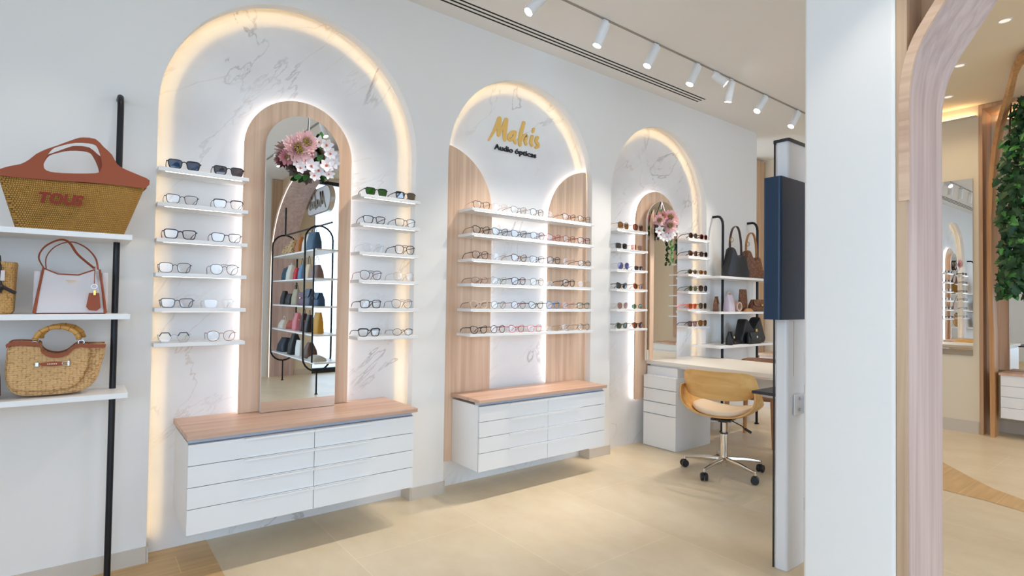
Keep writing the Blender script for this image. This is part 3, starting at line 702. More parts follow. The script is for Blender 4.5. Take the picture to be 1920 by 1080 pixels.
L3 = [[(3.567, 'black sunglasses with amber lenses', 'big', 'black', 'amber', 'amber', .002), (3.755, 'brown gradient sunglasses', 'big', 'darkbrown', 'gold', 'brown', .002)],
      [(3.545, 'dark shield sunglasses', 'shield', 'teal', 'gold', 'dark', .0015), (3.740, 'pale rose shield sunglasses', 'shield', 'gold', 'gold', 'rosy', .0015)],
      [(3.574, 'round lilac sunglasses', 'big', 'gold', 'gold', 'lilac', .0009), (3.765, 'small violet sunglasses', 'small', 'purple', 'gun', 'violet', .0022)],
      [(3.552, 'black cat eye sunglasses', 'cat', 'black', 'black', 'dark', .0026), (3.762, 'orange tortoiseshell sunglasses', 'cat', 'amber', 'amber', 'brown', .0026)],
      [(3.567, 'gold aviator sunglasses', 'aviator', 'gold', 'gold', 'rosy', .001), (3.750, 'gold round sunglasses with green lenses', 'oval', 'gold', 'gold', 'sage', .001)],
      [(3.560, 'olive sunglasses with sage lenses', 'cat', 'olive', 'gun', 'sage', .0022), (3.760, 'brown cat eye sunglasses', 'cat', 'darkbrown', 'amber', 'brown', .0026)]]
place(L3, SZ, 3.065, 'left of far mirror', 'sunglasses left of the far mirror')
R3 = [[(4.555, 'round brown sunglasses', 'round', 'darkbrown', 'darkbrown', 'plum', .003), (4.725, 'red brown round sunglasses', 'round', 'brick', 'darkbrown', 'plum', .003)],
      [(4.555, 'thick dark brown sunglasses', 'cat', 'darkbrown', 'darkbrown', 'brown', .003), (4.728, 'round black brown sunglasses', 'round', 'darkbrown', 'darkbrown', 'plum', .003)],
      [(4.548, 'small dark oval sunglasses', 'oval', 'darkbrown', 'gun', 'olive', .0022), (4.722, 'small amber oval sunglasses', 'oval', 'tort', 'gun', 'amber', .0018)],
      [(4.555, 'green round sunglasses', 'round', 'olive', 'green', 'sage', .003), (4.725, 'plum gradient sunglasses', 'big', 'darkbrown', 'darkbrown', 'plum', .002)],
      [(4.555, 'bright orange sunglasses', 'square', 'orange', 'orange', 'orange', .003), (4.722, 'olive brown sunglasses', 'big', 'olive', 'olive', 'olive', .002)],
      [(4.553, 'square plum sunglasses', 'square', 'purple', 'purple', 'rosy', .0028), (4.722, 'amber brown sunglasses', 'big', 'tort', 'olive', 'amber', .002)]]
place(R3, SZ, 3.065, 'right of far mirror', 'sunglasses right of the far mirror')

# ------------------------------------------------------------------ lettering
def text_mesh(s, size, ext, name, mat, parent=None, loc=(0, 0, 0), rot=(PI/2, 0, 0), bold=0.0, shear=0.0, sx=1.0):
    cu = bpy.data.curves.new(name, 'FONT'); cu.body = s; cu.size = size; cu.extrude = ext; cu.offset = bold; cu.shear = shear
    cu.align_x = 'LEFT'; cu.resolution_u = 3
    tmp = bpy.data.objects.new('tmp', cu); C.objects.link(tmp)
    dg = bpy.context.evaluated_depsgraph_get(); me = bpy.data.meshes.new_from_object(tmp.evaluated_get(dg))
    bpy.data.objects.remove(tmp); bpy.data.curves.remove(cu)
    xs = [v.co.x for v in me.vertices]; x0 = min(xs); wd = max(xs)-x0
    k = sx/wd if sx != 1.0 else 1.0
    for v in me.vertices: v.co.x = (v.co.x-x0)*k
    me.materials.clear(); me.materials.append(mat); me.name = name
    o = bpy.data.objects.new(name, me); C.objects.link(o); o.parent = parent; o.location = loc; o.rotation_euler = rot
    return o
MAH = [[(2.285, 2.389, .006), (2.33, 2.461, .010), (2.377, 2.562, .015)], [(2.379, 2.562, .016), (2.373, 2.506, .018), (2.372, 2.444, .014)], [(2.372, 2.44, .009), (2.405, 2.501, .010), (2.44, 2.568, .014)],
       [(2.442, 2.568, .013), (2.430, 2.499, .016), (2.424, 2.443, .016), (2.429, 2.420, .013)],
       [(2.526, 2.492, .011), (2.498, 2.489, .012), (2.468, 2.459, .012), (2.464, 2.432, .012), (2.480, 2.424, .010), (2.506, 2.447, .009), (2.524, 2.490, .009)], [(2.524, 2.492, .012), (2.511, 2.441, .012), (2.527, 2.416, .011)],
       [(2.604, 2.579, .013), (2.580, 2.504, .014), (2.566, 2.438, .014), (2.570, 2.407, .012)], [(2.572, 2.430, .009), (2.599, 2.474, .010), (2.626, 2.490, .012), (2.630, 2.478, .012), (2.619, 2.440, .012), (2.628, 2.424, .011)],
       [(2.686, 2.492, .012), (2.672, 2.443, .012), (2.685, 2.424, .010)], [(2.700, 2.552, .009), (2.694, 2.530, .009)],
       [(2.738, 2.494, .012), (2.722, 2.462, .012), (2.746, 2.443, .013), (2.744, 2.424, .012), (2.724, 2.416, .010)]]
def strokes(depth):
    mb = MB()
    for st in MAH:
        st = [(x_, z_, r_*1.08) for x_, z_, r_ in st]
        P = []
        for i in range(len(st)-1):
            a, b_ = st[i], st[i+1]
            for j in range(6): f = j/6; P.append(tuple(a[k]*(1-f)+b_[k]*f for k in range(3)))
        P.append(st[-1])
        for _ in range(2):
            P = [P[0]] + [tuple((P[i-1][k]+2*P[i][k]+P[i+1][k])/4 for k in range(3)) for i in range(1, len(P)-1)] + [P[-1]]
        L, Rr = [], []
        for i, p in enumerate(P):
            t = Vector((P[min(i+1, len(P)-1)][0]-P[max(i-1, 0)][0], P[min(i+1, len(P)-1)][1]-P[max(i-1, 0)][1])).normalized(); n = Vector((-t.y, t.x))
            L.append((p[0]+n.x*p[2], p[1]+n.y*p[2])); Rr.append((p[0]-n.x*p[2], p[1]-n.y*p[2]))
        def cap(p, q, s):
            t = Vector((p[0]-q[0], p[1]-q[1])).normalized(); a0 = math.atan2(t.y, t.x)
            return [(p[0]+math.cos(a0+s*(PI/2-PI*i/6))*p[2], p[1]+math.sin(a0+s*(PI/2-PI*i/6))*p[2]) for i in range(1, 6)]
        out = L + cap(P[-1], P[-2], 1) + Rr[::-1] + cap(P[0], P[1], 1)
        n = len(out); c = len(L)
        k = len(P)
        # caps as fans, ribbon as quads
        vs = [(x, 0, z) for x, z in L] + [(x, 0, z) for x, z in Rr]
        ec = [(x, 0, z) for x, z in cap(P[-1], P[-2], 1)]; sc = [(x, 0, z) for x, z in cap(P[0], P[1], 1)]
        base = vs + ec + sc; N = len(base)
        depth += .0006
        allv = base + [(x, -depth, z) for x, y, z in base]
        fr = [(i, i+1, k+i+1, k+i) for i in range(k-1)]
        fr.append(tuple([k-1] + list(range(2*k, 2*k+5)) + [2*k-1])); fr.append(tuple([k] + list(range(2*k+5, 2*k+10)) + [0]))
        ring = list(range(k)) + list(range(2*k, 2*k+5)) + list(range(2*k-1, k-1, -1)) + list(range(2*k+5, 2*k+10))
        fs = [tuple(x+N for x in f) for f in fr] + fr + [(ring[i], ring[(i+1) % len(ring)], ring[(i+1) % len(ring)]+N, ring[i]+N) for i in range(len(ring))]
        mb.add(allv, fs)
    return mb
sg = thing('wall_sign', 'shop sign with golden script and black letters on the marble', 'sign', (2.53, 3.2205, 2.33))
m = strokes(.006); m.v = [(x-2.53, y, z-2.33) for x, y, z in m.v]; m.build('script_letters', M_goldp, sg, smooth=0)
text_mesh('Audio', .056, .005, 'black_word', M_ink, sg, (2.334-2.53, -.006, 2.334-2.33), bold=.0006, sx=.169)
text_mesh('ópticas', .056, .005, 'black_word', M_ink, sg, (2.523-2.53, -.006, 2.334-2.33), bold=.0006, sx=.205)

# hanging oval sign by the window (seen in the mirror)
hs = thing('hanging_sign', 'white oval hanging sign with script lettering, seen in the near mirror', 'sign', (2.84, -2.1, 2.69))
def stad(w_, h_, n=14):
    r = h_/2; return [(w_/2-r+r*math.cos(-PI/2+PI*i/n), r*math.sin(-PI/2+PI*i/n)) for i in range(n+1)] + [(-w_/2+r+r*math.cos(PI/2+PI*i/n), r*math.sin(PI/2+PI*i/n)) for i in range(n+1)]
MB().prism(stad(1.02, .36), -.04, .04, 'x').build('panel', M_white, hs)
MB().prism(stad(1.05, .39), -.03, .03, 'x').build('edge', M_silver, hs)
MB().tube([(0, .3, .18), (0, .3, .56)], .006).tube([(0, -.3, .18), (0, -.3, .56)], .006).build('rod', M_black, hs)
m = strokes(.01); m.v = [(-.041-.008*(1 if y < -.005 else 0), -(x-2.52)*1.5, (z-2.485)*1.35) for x, y, z in m.v]; m.build('lettering', plain('sign_letter', rgb(150, 140, 128), .5), hs, smooth=0)

# ------------------------------------------------------------------ flowers
M_pink = plain('pink_petal', rgb(250, 212, 212), .7); M_pink2 = plain('deep_pink_petal', rgb(236, 172, 178), .7); M_wp = plain('white_petal', rgb(242, 236, 238), .6)
M_leaf = plain('leaf_green', rgb(52, 112, 36), .5); M_leafd = plain('ivy_green', rgb(24, 66, 26), .55); M_twig = plain('twig', rgb(74, 54, 42), .8)
M_stam = plain('stamen', rgb(150, 132, 44), .8); M_or = plain('flower_eye', rgb(214, 110, 72), .8)
def petal(mb, M, L, W, cup=.25, n=5, blunt=False):
    def fn(u, v):
        t = u; wd = W*math.sin(PI*min(1, (.12+.88*t)))**.7 if t < 1 else 0
        if blunt: wd = W*(.35+.75*t) if t < .8 else W*.95*math.sqrt(max(0, 1-((t-.8)/.22)**2))
        x = (v-.5)*2; return M @ Vector((x*wd/2, t*L, cup*L*(t*t)+.12*abs(x)*W*0 - .1*L*x*x*0))
    mb.grid(fn, n, 2)
def flower(parent, loc, r, kind, tilt, rz=0):
    M0 = Matrix.Translation(loc) @ Matrix.Rotation(rz, 4, 'Z') @ Matrix.Rotation(tilt[0], 4, 'X') @ Matrix.Rotation(tilt[1], 4, 'Y')
    f = MB()
    if kind == 'pom':
        for ring, (k, L, el) in enumerate([(40, 1.0, -.1), (38, .98, .15), (34, .92, .42), (30, .85, .7), (24, .72, .95), (18, .55, 1.2)]):
            for i in range(k):
                a = 2*PI*i/k + ring*.4 + random.uniform(-.1, .1); e = el+random.uniform(-.1, .1)
                # local: y = outward; flower faces -Y world -> rotate later
                M = M0 @ Matrix.Rotation(PI/2, 4, 'X') @ Matrix.Rotation(a, 4, 'Z') @ Matrix.Rotation(e, 4, 'X')
                petal(f, M, r*L*random.uniform(.8, 1.1), r*.17, .35, 5, True)
        o = f.build('pom_flower', M_pink if r > .045 else M_pink2, parent, smooth=60)
        c = MB()
        for i in range(46):
            a = random.uniform(0, 2*PI); rr = r*.36*math.sqrt(random.random()); p = M0 @ Vector((math.cos(a)*rr, -r*.62-random.uniform(0, .006), math.sin(a)*rr)); c.ball(p, r*.05, 4)
        c.build('stamens', M_stam, o)
    else:
        k = 6
        for i in range(k):
            a = 2*PI*i/k + random.uniform(-.1, .1)
            M = M0 @ Matrix.Rotation(PI/2, 4, 'X') @ Matrix.Rotation(a, 4, 'Z') @ Matrix.Rotation(.25+random.uniform(-.1, .1), 4, 'X')
            petal(f, M, r*random.uniform(.9, 1.08), r*.62, .15)
        o = f.build('white_flower', M_wp if kind == 'white' else M_pink, parent, smooth=60)
        MB().ball(M0 @ Vector((0, -.004, 0)), r*.15, 6).build('flower_eye', M_or, o)
def leaf(parent, loc, L, tilt, a, mat=M_leaf):
    M0 = Matrix.Translation(loc) @ Matrix.Rotation(PI/2+tilt, 4, 'X') @ Matrix.Rotation(a, 4, 'Z')
    f = MB(); petal(f, M0, L, L*.62, .15); f.build('leaf', mat, parent, smooth=60)
wr = thing('flower_wreath', 'wreath of pink pompom and white flowers hanging on near mirror', 'wreath', (.985, 3.095, 2.02))
R0 = .085
MB().tube([(R0*math.cos(2*PI*i/24), 0, R0*math.sin(2*PI*i/24)) for i in range(24)], .010, 6, True).build('twig_ring', M_twig, wr)
MB().tube([(.0, .004, R0), (.004, .012, .225)], .003, 5).build('hanger', M_wp, wr)
flower(wr, (-.075, -.035, .025), .078, 'pom', (.1, .1)); flower(wr, (-.035, -.045, .060), .066, 'pom', (.0, .2)); flower(wr, (-.120, -.02, -.02), .044, 'pom', (.3, -.5)); flower(wr, (-.02, -.03, .02), .044, 'pom', (.3, 0))
for px, pz, rr, ty in ((.045, .085, .038, .1), (.085, .075, .045, .2), (.105, .03, .042, .3), (.125, -.02, .040, .4), (.085, -.04, .050, .1), (.045, -.072, .044, 0), (.005, -.055, .046, -.1), (-.03, -.03, .038, -.2), (-.055, -.075, .036, -.3), (.02, -.105, .036, 0), (.10, -.085, .034, .2), (-.075, -.045, .034, -.3)):
    flower(wr, (px, -.03-random.uniform(0, .015), pz), rr, 'white', (random.uniform(-.2, .3), ty))
for px, pz, a in ((.055, .055, -.6), (.065, .11, 0), (.03, .035, 1.2), (.015, -.015, .2), (.045, -.01, -.7), (-.04, -.11, 2.0), (-.01, -.10, 2.6), (.075, -.085, -2.2)):
    leaf(wr, (px, -.012, pz), .045, random.uniform(-.4, .2), a)
w3 = thing('flower_wreath', 'pink flower wreath with trailing ivy hanging on the far mirror', 'wreath', (4.12, 3.085, 1.93))
MB().tube([(R0*math.cos(2*PI*i/24), -.012, R0*math.sin(2*PI*i/24)) for i in range(24)], .011, 6, True).build('twig_ring', M_twig, w3)
for s in (-1, 1): MB().tube([(s*.045, -.004, .09), (0, .016, .225)], .006, 5, sy=.3).build('ribbon', M_wp, w3)
for p_, r_ in (((-.10, -.03, .04), .052), ((.025, -.05, .075), .068), ((.02, -.05, .0), .066), ((.085, -.04, .05), .052), ((-.06, -.04, .08), .045)): flower(w3, p_, r_, 'pom', (0, 0), -.7)
for px, pz in ((.08, -.06), (.04, -.09), (.0, -.10), (-.05, -.10), (.11, -.03), (-.11, -.05), (.06, -.045), (-.085, -.085), (.02, -.065)): flower(w3, (px, -.04, pz), .046, 'white', (0, 0), -.6+px)
for px, pz, a in ((-.02, -.05, .5), (-.05, .09, .3), (-.06, .0, 2), (.06, -.03, -1), (-.07, -.07, 1.2)): leaf(w3, (px, -.03, pz), .06, -.2, a)
iv = MB()
for i in range(26):
    zz = -.08-.0105*i; M0 = Matrix.Translation((.115+.008*math.sin(i*.7)+random.uniform(-.006, .006), -.008, zz)) @ Matrix.Rotation(PI/2+random.uniform(-.5, .5), 4, 'X') @ Matrix.Rotation(random.uniform(0, 6.28), 4, 'Z')
    petal(iv, M0, .030, .024, .1)
iv.build('ivy_trail', M_leaf, w3, smooth=60)

# ------------------------------------------------------------------ bag racks on the wall
def rack(x0, x1, posts, zs, top, label, yF=2.83, yp=3.0, bend=.055):
    t = thing('wall_rack', label, 'rack', ((x0+x1)/2, WY, 0)); ox = (x0+x1)/2
    for p in posts:
        yy = yp-WY; q = [(p-ox, yy, 0)] + [(p-ox, yy, top-.09)] + [(p-ox, yy+bend*(1-math.cos(a)), top-.09+.09*math.sin(a)) for a in (PI/8, PI/4, 3*PI/8, PI/2)] + [(p-ox, -.001, top)]
        MB().tube(q, .0125, 12).build('post', M_black, t)
        MB().lathe([(.022, 0), (.022, .012)], (p-ox, yy, 0), 16).build('foot', M_black, t)
    for z in zs: B(x0-ox, x1-ox, yF-WY, -.001, z-.022, z).build('shelf_board', M_shelf, t, smooth=0, bevel=.0012)
rack(-1.15, .178, [-.95, .132], [1.502, 1.169, .840], 2.14, 'black and white wall rack with straw handbags left of the arches')
rack(4.62, 5.74, [4.947, 5.60], [1.500, 1.170, .855], 2.10, 'black and white wall rack with dark handbags beyond the arches')

# ---- tote
M_straw = weave('straw_weave', rgb(188, 138, 56), rgb(112, 74, 26), .0062, .0082, 1.0)
M_straw2 = braid('straw_braid', rgb(232, 186, 128), rgb(140, 98, 56), .012, .008)
M_bask = braid('basket_weave', rgb(226, 176, 108), rgb(140, 96, 50), .0065, .009)
M_tan = plain('tan_leather', rgb(150, 72, 40), .6, bump=.15, bscale=400)
M_ivory = plain('ivory_leather', rgb(214, 206, 206), .55, bump=.12, bscale=500)
M_blackl = plain('black_leather', rgb(26, 26, 30), .45, bump=.12, bscale=400)
tt = thing('tote_bag', 'large straw tote with tan leather top on the top left shelf', 'tote bag', (0, 2.905, 1.5025))
def tote_body():
    secs = []
    for f in [i/12 for i in range(13)]:
        x0 = -.196*(1-f)-.252*f - .012*math.sin(PI*f)*0; x1 = .150*(1-f)+.222*f
        z = f*(.20+.0) ; d = .15*(1-f)+.085*f + .02*math.sin(PI*f)
        secs.append((z, x1-x0, d, (x0+x1)/2, 0, 5))
    return MB().loft(secs, 48, True)
def warp(mb, fn): mb.v = [fn(*v) for v in mb.v]; return mb
warp(tote_body(), lambda x, y, z: (x, y, z*(1+.10*(x/.24 if x > 0 else .0)) if z > .02 else z)).build('body', M_straw, tt, smooth=60)
out = [(-.253, 1.697), (-.250, 1.716), (-.214, 1.738), (-.184, 1.751), (-.16, 1.773), (-.14, 1.799), (-.109, 1.825), (-.078, 1.845), (-.023, 1.883), (.003, 1.895), (.045, 1.896), (.072, 1.868), (.101, 1.839), (.119, 1.802), (.145, 1.784), (.2, 1.764), (.236, 1.747), (.222, 1.712), (.164, 1.710), (.075, 1.710), (-.058, 1.702), (-.153, 1.697)]
hole = [(-.107, 1.737), (-.117, 1.76), (-.111, 1.789), (-.093, 1.826), (-.071, 1.844), (-.02, 1.868), (.037, 1.873), (.055, 1.852), (.068, 1.798), (.064, 1.767), (.047, 1.75), (-.059, 1.734)]
def ring_plate(out, hole, y0, y1):
    from mathutils.geometry import tessellate_polygon
    a = [Vector((x, z, 0)) for x, z in out]; b_ = [Vector((x, z, 0)) for x, z in hole]
    tri = tessellate_polygon([a, b_]); P = out+hole; n = len(P); no = len(out)
    vs = [(x, y0, z) for x, z in P] + [(x, y1, z) for x, z in P]
    fs = list(tri) + [tuple(i+n for i in t[::-1]) for t in tri]
    fs += [(i, (i+1) % no, (i+1) % no+n, i+n) for i in range(no)]
    nh = len(hole); fs += [(no+i, no+(i+1) % nh, no+(i+1) % nh+n, no+i+n) for i in range(nh)]
    return MB().add(vs, fs)
def densify(p, k=3):
    r = []
    n = len(p)
    for i in range(n):
        p0, p1, p2, p3 = p[i-1], p[i], p[(i+1) % n], p[(i+2) % n]
        for j in range(k):
            t = j/k
            r.append(tuple(.5*((2*p1[q])+(-p0[q]+p2[q])*t+(2*p0[q]-5*p1[q]+4*p2[q]-p3[q])*t*t+(-p0[q]+3*p1[q]-3*p2[q]+p3[q])*t**3) for q in (0, 1)))
    return r
def tote_plate(dy, sgn, squash=1.0, dx=0):
    m = ring_plate([(x, z-1.5025) for x, z in densify(out, 2)], [(x, z-1.5025) for x, z in densify(hole, 3)], -.0025, .0025)
    def fn(x, y, z):
        k = max(0, min(1, (z-.20)/.19)); yy = dy*(1-.6*k)
        zz = .20+(z-.20)*squash
        return (x+dx*k, y+yy, zz)
    return warp(m, fn)
tote_plate(-.046, 1).build('front_leather', M_tan, tt, smooth=50)
tote_plate(.046, 1, .84, -.02).build('back_leather', M_tan, tt, smooth=50)
l = text_mesh('TOUS', .055, .004, 'lettering', plain('tan_letter', rgb(136, 44, 20), .7), tt, (-.126, -.0885, .102), rot=(PI/2+.06, .0, 0), bold=.0028, shear=.2, sx=.138)

# ---- ivory handbag
hb = thing('handbag', 'ivory handbag with tan trim and tag on middle left shelf', 'handbag', (-.018, 2.93, 1.1702))
MB().loft([(0, .215, .10, 0, 0, 7), (.006, .226, .106, 0, 0, 7), (.06, .222, .098, 0, 0, 6), (.12, .208, .075, 0, 0, 5), (.165, .196, .045, 0, 0, 4)], 44).build('body', M_ivory, hb, smooth=50)
# front panel with dipped top
fp = [(-.112, .004), (-.092, .182), (-.070, .178), (-.045, .160), (-.02, .158), (.02, .158), (.045, .170), (.072, .183), (.112, .004)]
def lean(mb, y0, y1, h=.18):
    return warp(mb, lambda x, y, z: (x, y+y0+(y1-y0)*max(0, z)/h, z))
lean(MB().prism(fp, -.003, .003), -.055, -.028).build('front_panel', M_ivory, hb)
lean(MB().prism([(-x, z) for x, z in fp][::-1], -.003, .003), .055, .028).build('back_panel', M_ivory, hb)
MB().box(-.112, .114, -.052, .052, -.0, .005).build('base_trim', M_tan, hb)
sd = MB()
for s in (-1, 1):
    sd.tube([(s*.113, -.058, .003), (s*.103, -.045, .09), (s*.090, -.031, .184)], [.006, .0045, .004], 8)
sd.tube([(-.088, -.030, .180), (-.045, -.034, .160), (.02, -.034, .158), (.072, -.030, .182)], .003, 8)
sd.build('edge_trim', M_tan, hb)
# pale side gussets
for s in (-1, 1): B(s*.108-.012, s*.108+.012, -.03, .03, .01, .172).build('gusset', M_ivory, hb, bevel=.006)
def strap(parent, pts, w_, th, mat, name='strap', n=5):
    P = []
    q = [Vector(p) for p in pts]
    for i in range(len(q)-1):
        p0 = q[max(i-1, 0)]; p1 = q[i]; p2 = q[i+1]; p3 = q[min(i+2, len(q)-1)]
        for j in range(n):
            t = j/n; P.append(.5*((2*p1)+(p2-p0)*t+(2*p0-5*p1+4*p2-p3)*t*t+(3*p1-p0-3*p2+p3)*t**3))
    P.append(q[-1])
    return MB().tube(P, th/2, 8, sy=w_/th).build(name, mat, parent, smooth=50)
strap(hb, [(-.090, -.030, .183), (-.106, -.025, .225), (-.088, -.02, .269), (-.044, -.01, .300), (-.013, -.005, .292), (.017, .01, .244), (.073, .025, .190)], .013, .004, M_tan)
strap(hb, [(-.084, .026, .180), (-.084, .02, .230), (-.055, .012, .275), (-.006, .0, .295), (.042, -.01, .274), (.075, -.02, .231), (.084, -.03, .184)], .012, .004, M_tan)
tg = MB().prism([(.056, .085), (.090, .085), (.096, .024), (.083, .012), (.058, .014), (.048, .028)], -.072, -.068).build('tag', M_tan, hb)
strap(hb, [(.074, -.034, .195), (.073, -.045, .16), (.073, -.052, .122)], .009, .003, M_tan, 'tag_strap')
MB().tube([(.073+.0095*math.cos(a*PI/6), -.060, .112+.0095*math.sin(a*PI/6)) for a in range(12)], .0012, 6, True).build('ring', M_silver, hb)
B(.070, .079, -.078, -.071, .076, .098).build('padlock', M_gold, hb, bevel=.001)
lg = MB()
for i in range(7): lg.box(-.020+.0052*i, -.0165+.0052*i, -.0425, -.0415, .133, .1365)
for i in range(5): lg.box(-.014+.005*i, -.011+.005*i, -.0425, -.0415, .127, .1295)
lg.build('gold_mark', M_goldp, hb, smooth=0)

# ---- wicker bag with bamboo handle
wb = thing('wicker_bag', 'rounded wicker bag with bamboo handle on lowest left shelf', 'handbag', (-.05, 2.93, .8405))
body = [(-.145, .220), (-.100, .219), (-.062, .213), (-.056, .190), (-.037, .172), (-.007, .165), (.023, .174), (.058, .205), (.093, .200), (.150, .200), (.136, .110), (.120, .052), (.085, .018), (.030, .006), (-.041, .004), (-.110, .008), (-.145, .030), (-.160, .075), (-.162, .140), (-.157, .195)]
dn = densify(body, 2)
def pillow_plate(out, y0, y1, bul):
    """thick plate with soft edges"""
    cx = sum(p[0] for p in out)/len(out); cz = sum(p[1] for p in out)/len(out); n = len(out); vs = []; lay = [(1, y0+bul*1.0), (.985, y0+bul*.45), (.95, y0+bul*.1), (.90, y0)]
    lay2 = [(.90, y1), (.95, y1-bul*.1), (.985, y1-bul*.45), (1, y1-bul*1.0)]
    L = lay[::-1] + lay2[::-1]
    for k, y in L: vs += [(cx+(x-cx)*k, y, cz+(z-cz)*k) for x, z in out]
    fs = [(i*n+j, i*n+(j+1) % n, (i+1)*n+(j+1) % n, (i+1)*n+j) for i in range(len(L)-1) for j in range(n)]
    from mathutils.geometry import tessellate_polygon
    tri = tessellate_polygon([[Vector((p[0], p[1], 0)) for p in out]])
    fs += list(tri) + [tuple(i+(len(L)-1)*n for i in t[::-1]) for t in tri]
    return MB().add(vs, fs)
pillow_plate(dn, -.052, .055, .018).build('body', M_straw2, wb, smooth=60)
fr = [(-.150, .208), (-.064, .204), (-.055, .184), (-.036, .167), (-.007, .160), (.023, .169), (.055, .196), (.098, .194), (.094, .120), (.066, .050), (.02, .026), (-.05, .024), (-.115, .030), (-.148, .050), (-.157, .10), (-.155, .16)]
pillow_plate(densify(fr, 2), -.068, -.05, .012).build('front_pocket', M_straw2, wb, smooth=60)
rim = [(-.160, .208), (-.145, .218), (-.100, .217), (-.062, .211), (-.056, .190), (-.037, .172), (-.007, .165), (.023, .174), (.056, .203), (.093, .200), (.150, .199)]
def rimband(yy, dz, nm):
    P = smoothpts(rim); mb = MB(); n = len(P); vs = []
    for y_ in (yy-.003, yy+.003): vs += [(x, y_, z+dz+.004) for x, z in P] + [(x*.985+.0, y_, z+dz-.010) for x, z in P]
    fs = []
    for i in range(n-1): fs += [(i, i+1, n+i+1, n+i), (2*n+i, 3*n+i, 3*n+i+1, 2*n+i+1), (i, 2*n+i, 2*n+i+1, i+1), (n+i, n+i+1, 3*n+i+1, 3*n+i)]
    fs += [(0, n, 3*n, 2*n), (n-1, 3*n-1, 4*n-1, 2*n-1)]
    mb.add(vs, fs).build(nm, M_tan, wb, smooth=50, bevel=.0015)
def smoothpts(P, k=4):
    r = []
    for i in range(len(P)-1):
        p0, p1, p2, p3 = P[max(i-1, 0)], P[i], P[i+1], P[min(i+2, len(P)-1)]
        for j in range(k):
            t = j/k; r.append(tuple(.5*((2*p1[q])+(-p0[q]+p2[q])*t+(2*p0[q]-5*p1[q]+4*p2[q]-p3[q])*t*t+(-p0[q]+3*p1[q]-3*p2[q]+p3[q])*t**3) for q in (0, 1)))
    return r+[P[-1]]
rimband(-.071, 0, 'leather_rim'); rimband(.052, .002, 'leather_rim')
M_bam = wood('bamboo', rgb(176, 116, 44), rgb(220, 168, 84), axis='x', grain=30)
for yy, dx, dz in ((-.045, -.003, .002), (.040, .012, .006)):
    P = []; rr = []
    for i in range(29):
        a = PI*(1-i/28); P.append((.068*math.cos(a)+dx-.005, yy+.01*math.sin(a)*(-1 if yy > 0 else 1), .222+.052*math.sin(a)+dz)); rr.append(.0085+.0012*abs(math.cos(i*PI/4.7))**3)
    bh = MB().tube(P, rr, 10).build('bamboo_handle', M_bam, wb)
    nd = MB()
    for i in (1, 6, 10, 15, 19, 24, 27): nd.tube([P[i], tuple(P[i][q]*.75+P[min(i+1, 28)][q]*.25 for q in range(3))], .0102, 10)
    nd.build('node_rings', plain('bamboo_node', rgb(132, 78, 34), .5), bh)
hw = MB()
for x in (-.078, .068):
    for yy in (-.05, .045): hw.tube([(x+.010*math.cos(a*PI/5), yy, .212+.010*math.sin(a*PI/5)) for a in range(10)], .0018, 6, True)
hw.build('rings', M_silver, wb)
MB().prism([(-.060, .132), (-.050, .139), (-.02, .141), (.010, .139), (.012, .132), (.010, .125), (-.02, .123), (-.050, .125)], -.076, -.070).build('leather_patch', M_tan, wb)
pm = MB(); pm.box(-.072, -.062, -.077, -.069, .124, .140); pm.box(.026, .033, -.077, -.069, .122, .142)
pm.tube([(.020+.010*math.cos(a*PI/6), -.076, .132+.008*math.sin(a*PI/6)) for a in range(12)], .0016, 6, True); pm.build('buckle', M_silver, wb, bevel=.001)
lm = MB()
for i in range(6): lm.box(-.036+.0052*i, -.0325+.0052*i, -.0775, -.0755, .130, .1345)
lm.build('mark', plain('pale_mark', rgb(226, 200, 180), .6), wb, smooth=0)

bk = thing('basket_bag', 'straw basket bag with black cord cut by the left edge', 'handbag', (-.30, 2.93, 1.1702))
MB().loft([(0, .20, .12, 0, 0, 6), (.01, .212, .13, 0, 0, 6), (.17, .222, .135, 0, 0, 6), (.19, .226, .14, 0, 0, 6), (.2, .222, .135, 0, 0, 6)], 40).build('body', M_bask, bk, smooth=60)
MB().tube([(.068, -.075, .08), (.066, -.077, .17), (.060, -.05, .22), (.02, -.02, .27), (-.04, -.02, .28), (-.08, -.05, .2), (-.08, -.074, .12)], .007, 8).build('cord_handle', M_blackl, bk)
MB().tube([(.055, -.08, .10), (.075, -.085, .104), (.115, -.09, .080)], .0065, 8).ball((.066, -.082, .102), .016, 8).build('knot', M_blackl, bk)
B(.046, .082, -.082, -.070, .126, .166).build('white_sleeve', M_ivory, bk, bevel=.002)
br = thing('leather_pouch', 'brown leather pouch cut by left edge beside the wicker bag', 'pouch', (-.30, 2.93, .8405))
MB().loft([(0, .13, .09, 0, 0, 4), (.01, .15, .10, 0, 0, 4), (.08, .145, .09, 0, 0, 4), (.15, .125, .05, 0, 0, 4)], 30).build('body', plain('brown_leather', rgb(120, 66, 44), .55), br)
MB().tube([(-.05, 0, .15), (-.03, 0, .19), (.03, 0, .19), (.05, 0, .15)], .005, 8).build('handle', M_tan, br)

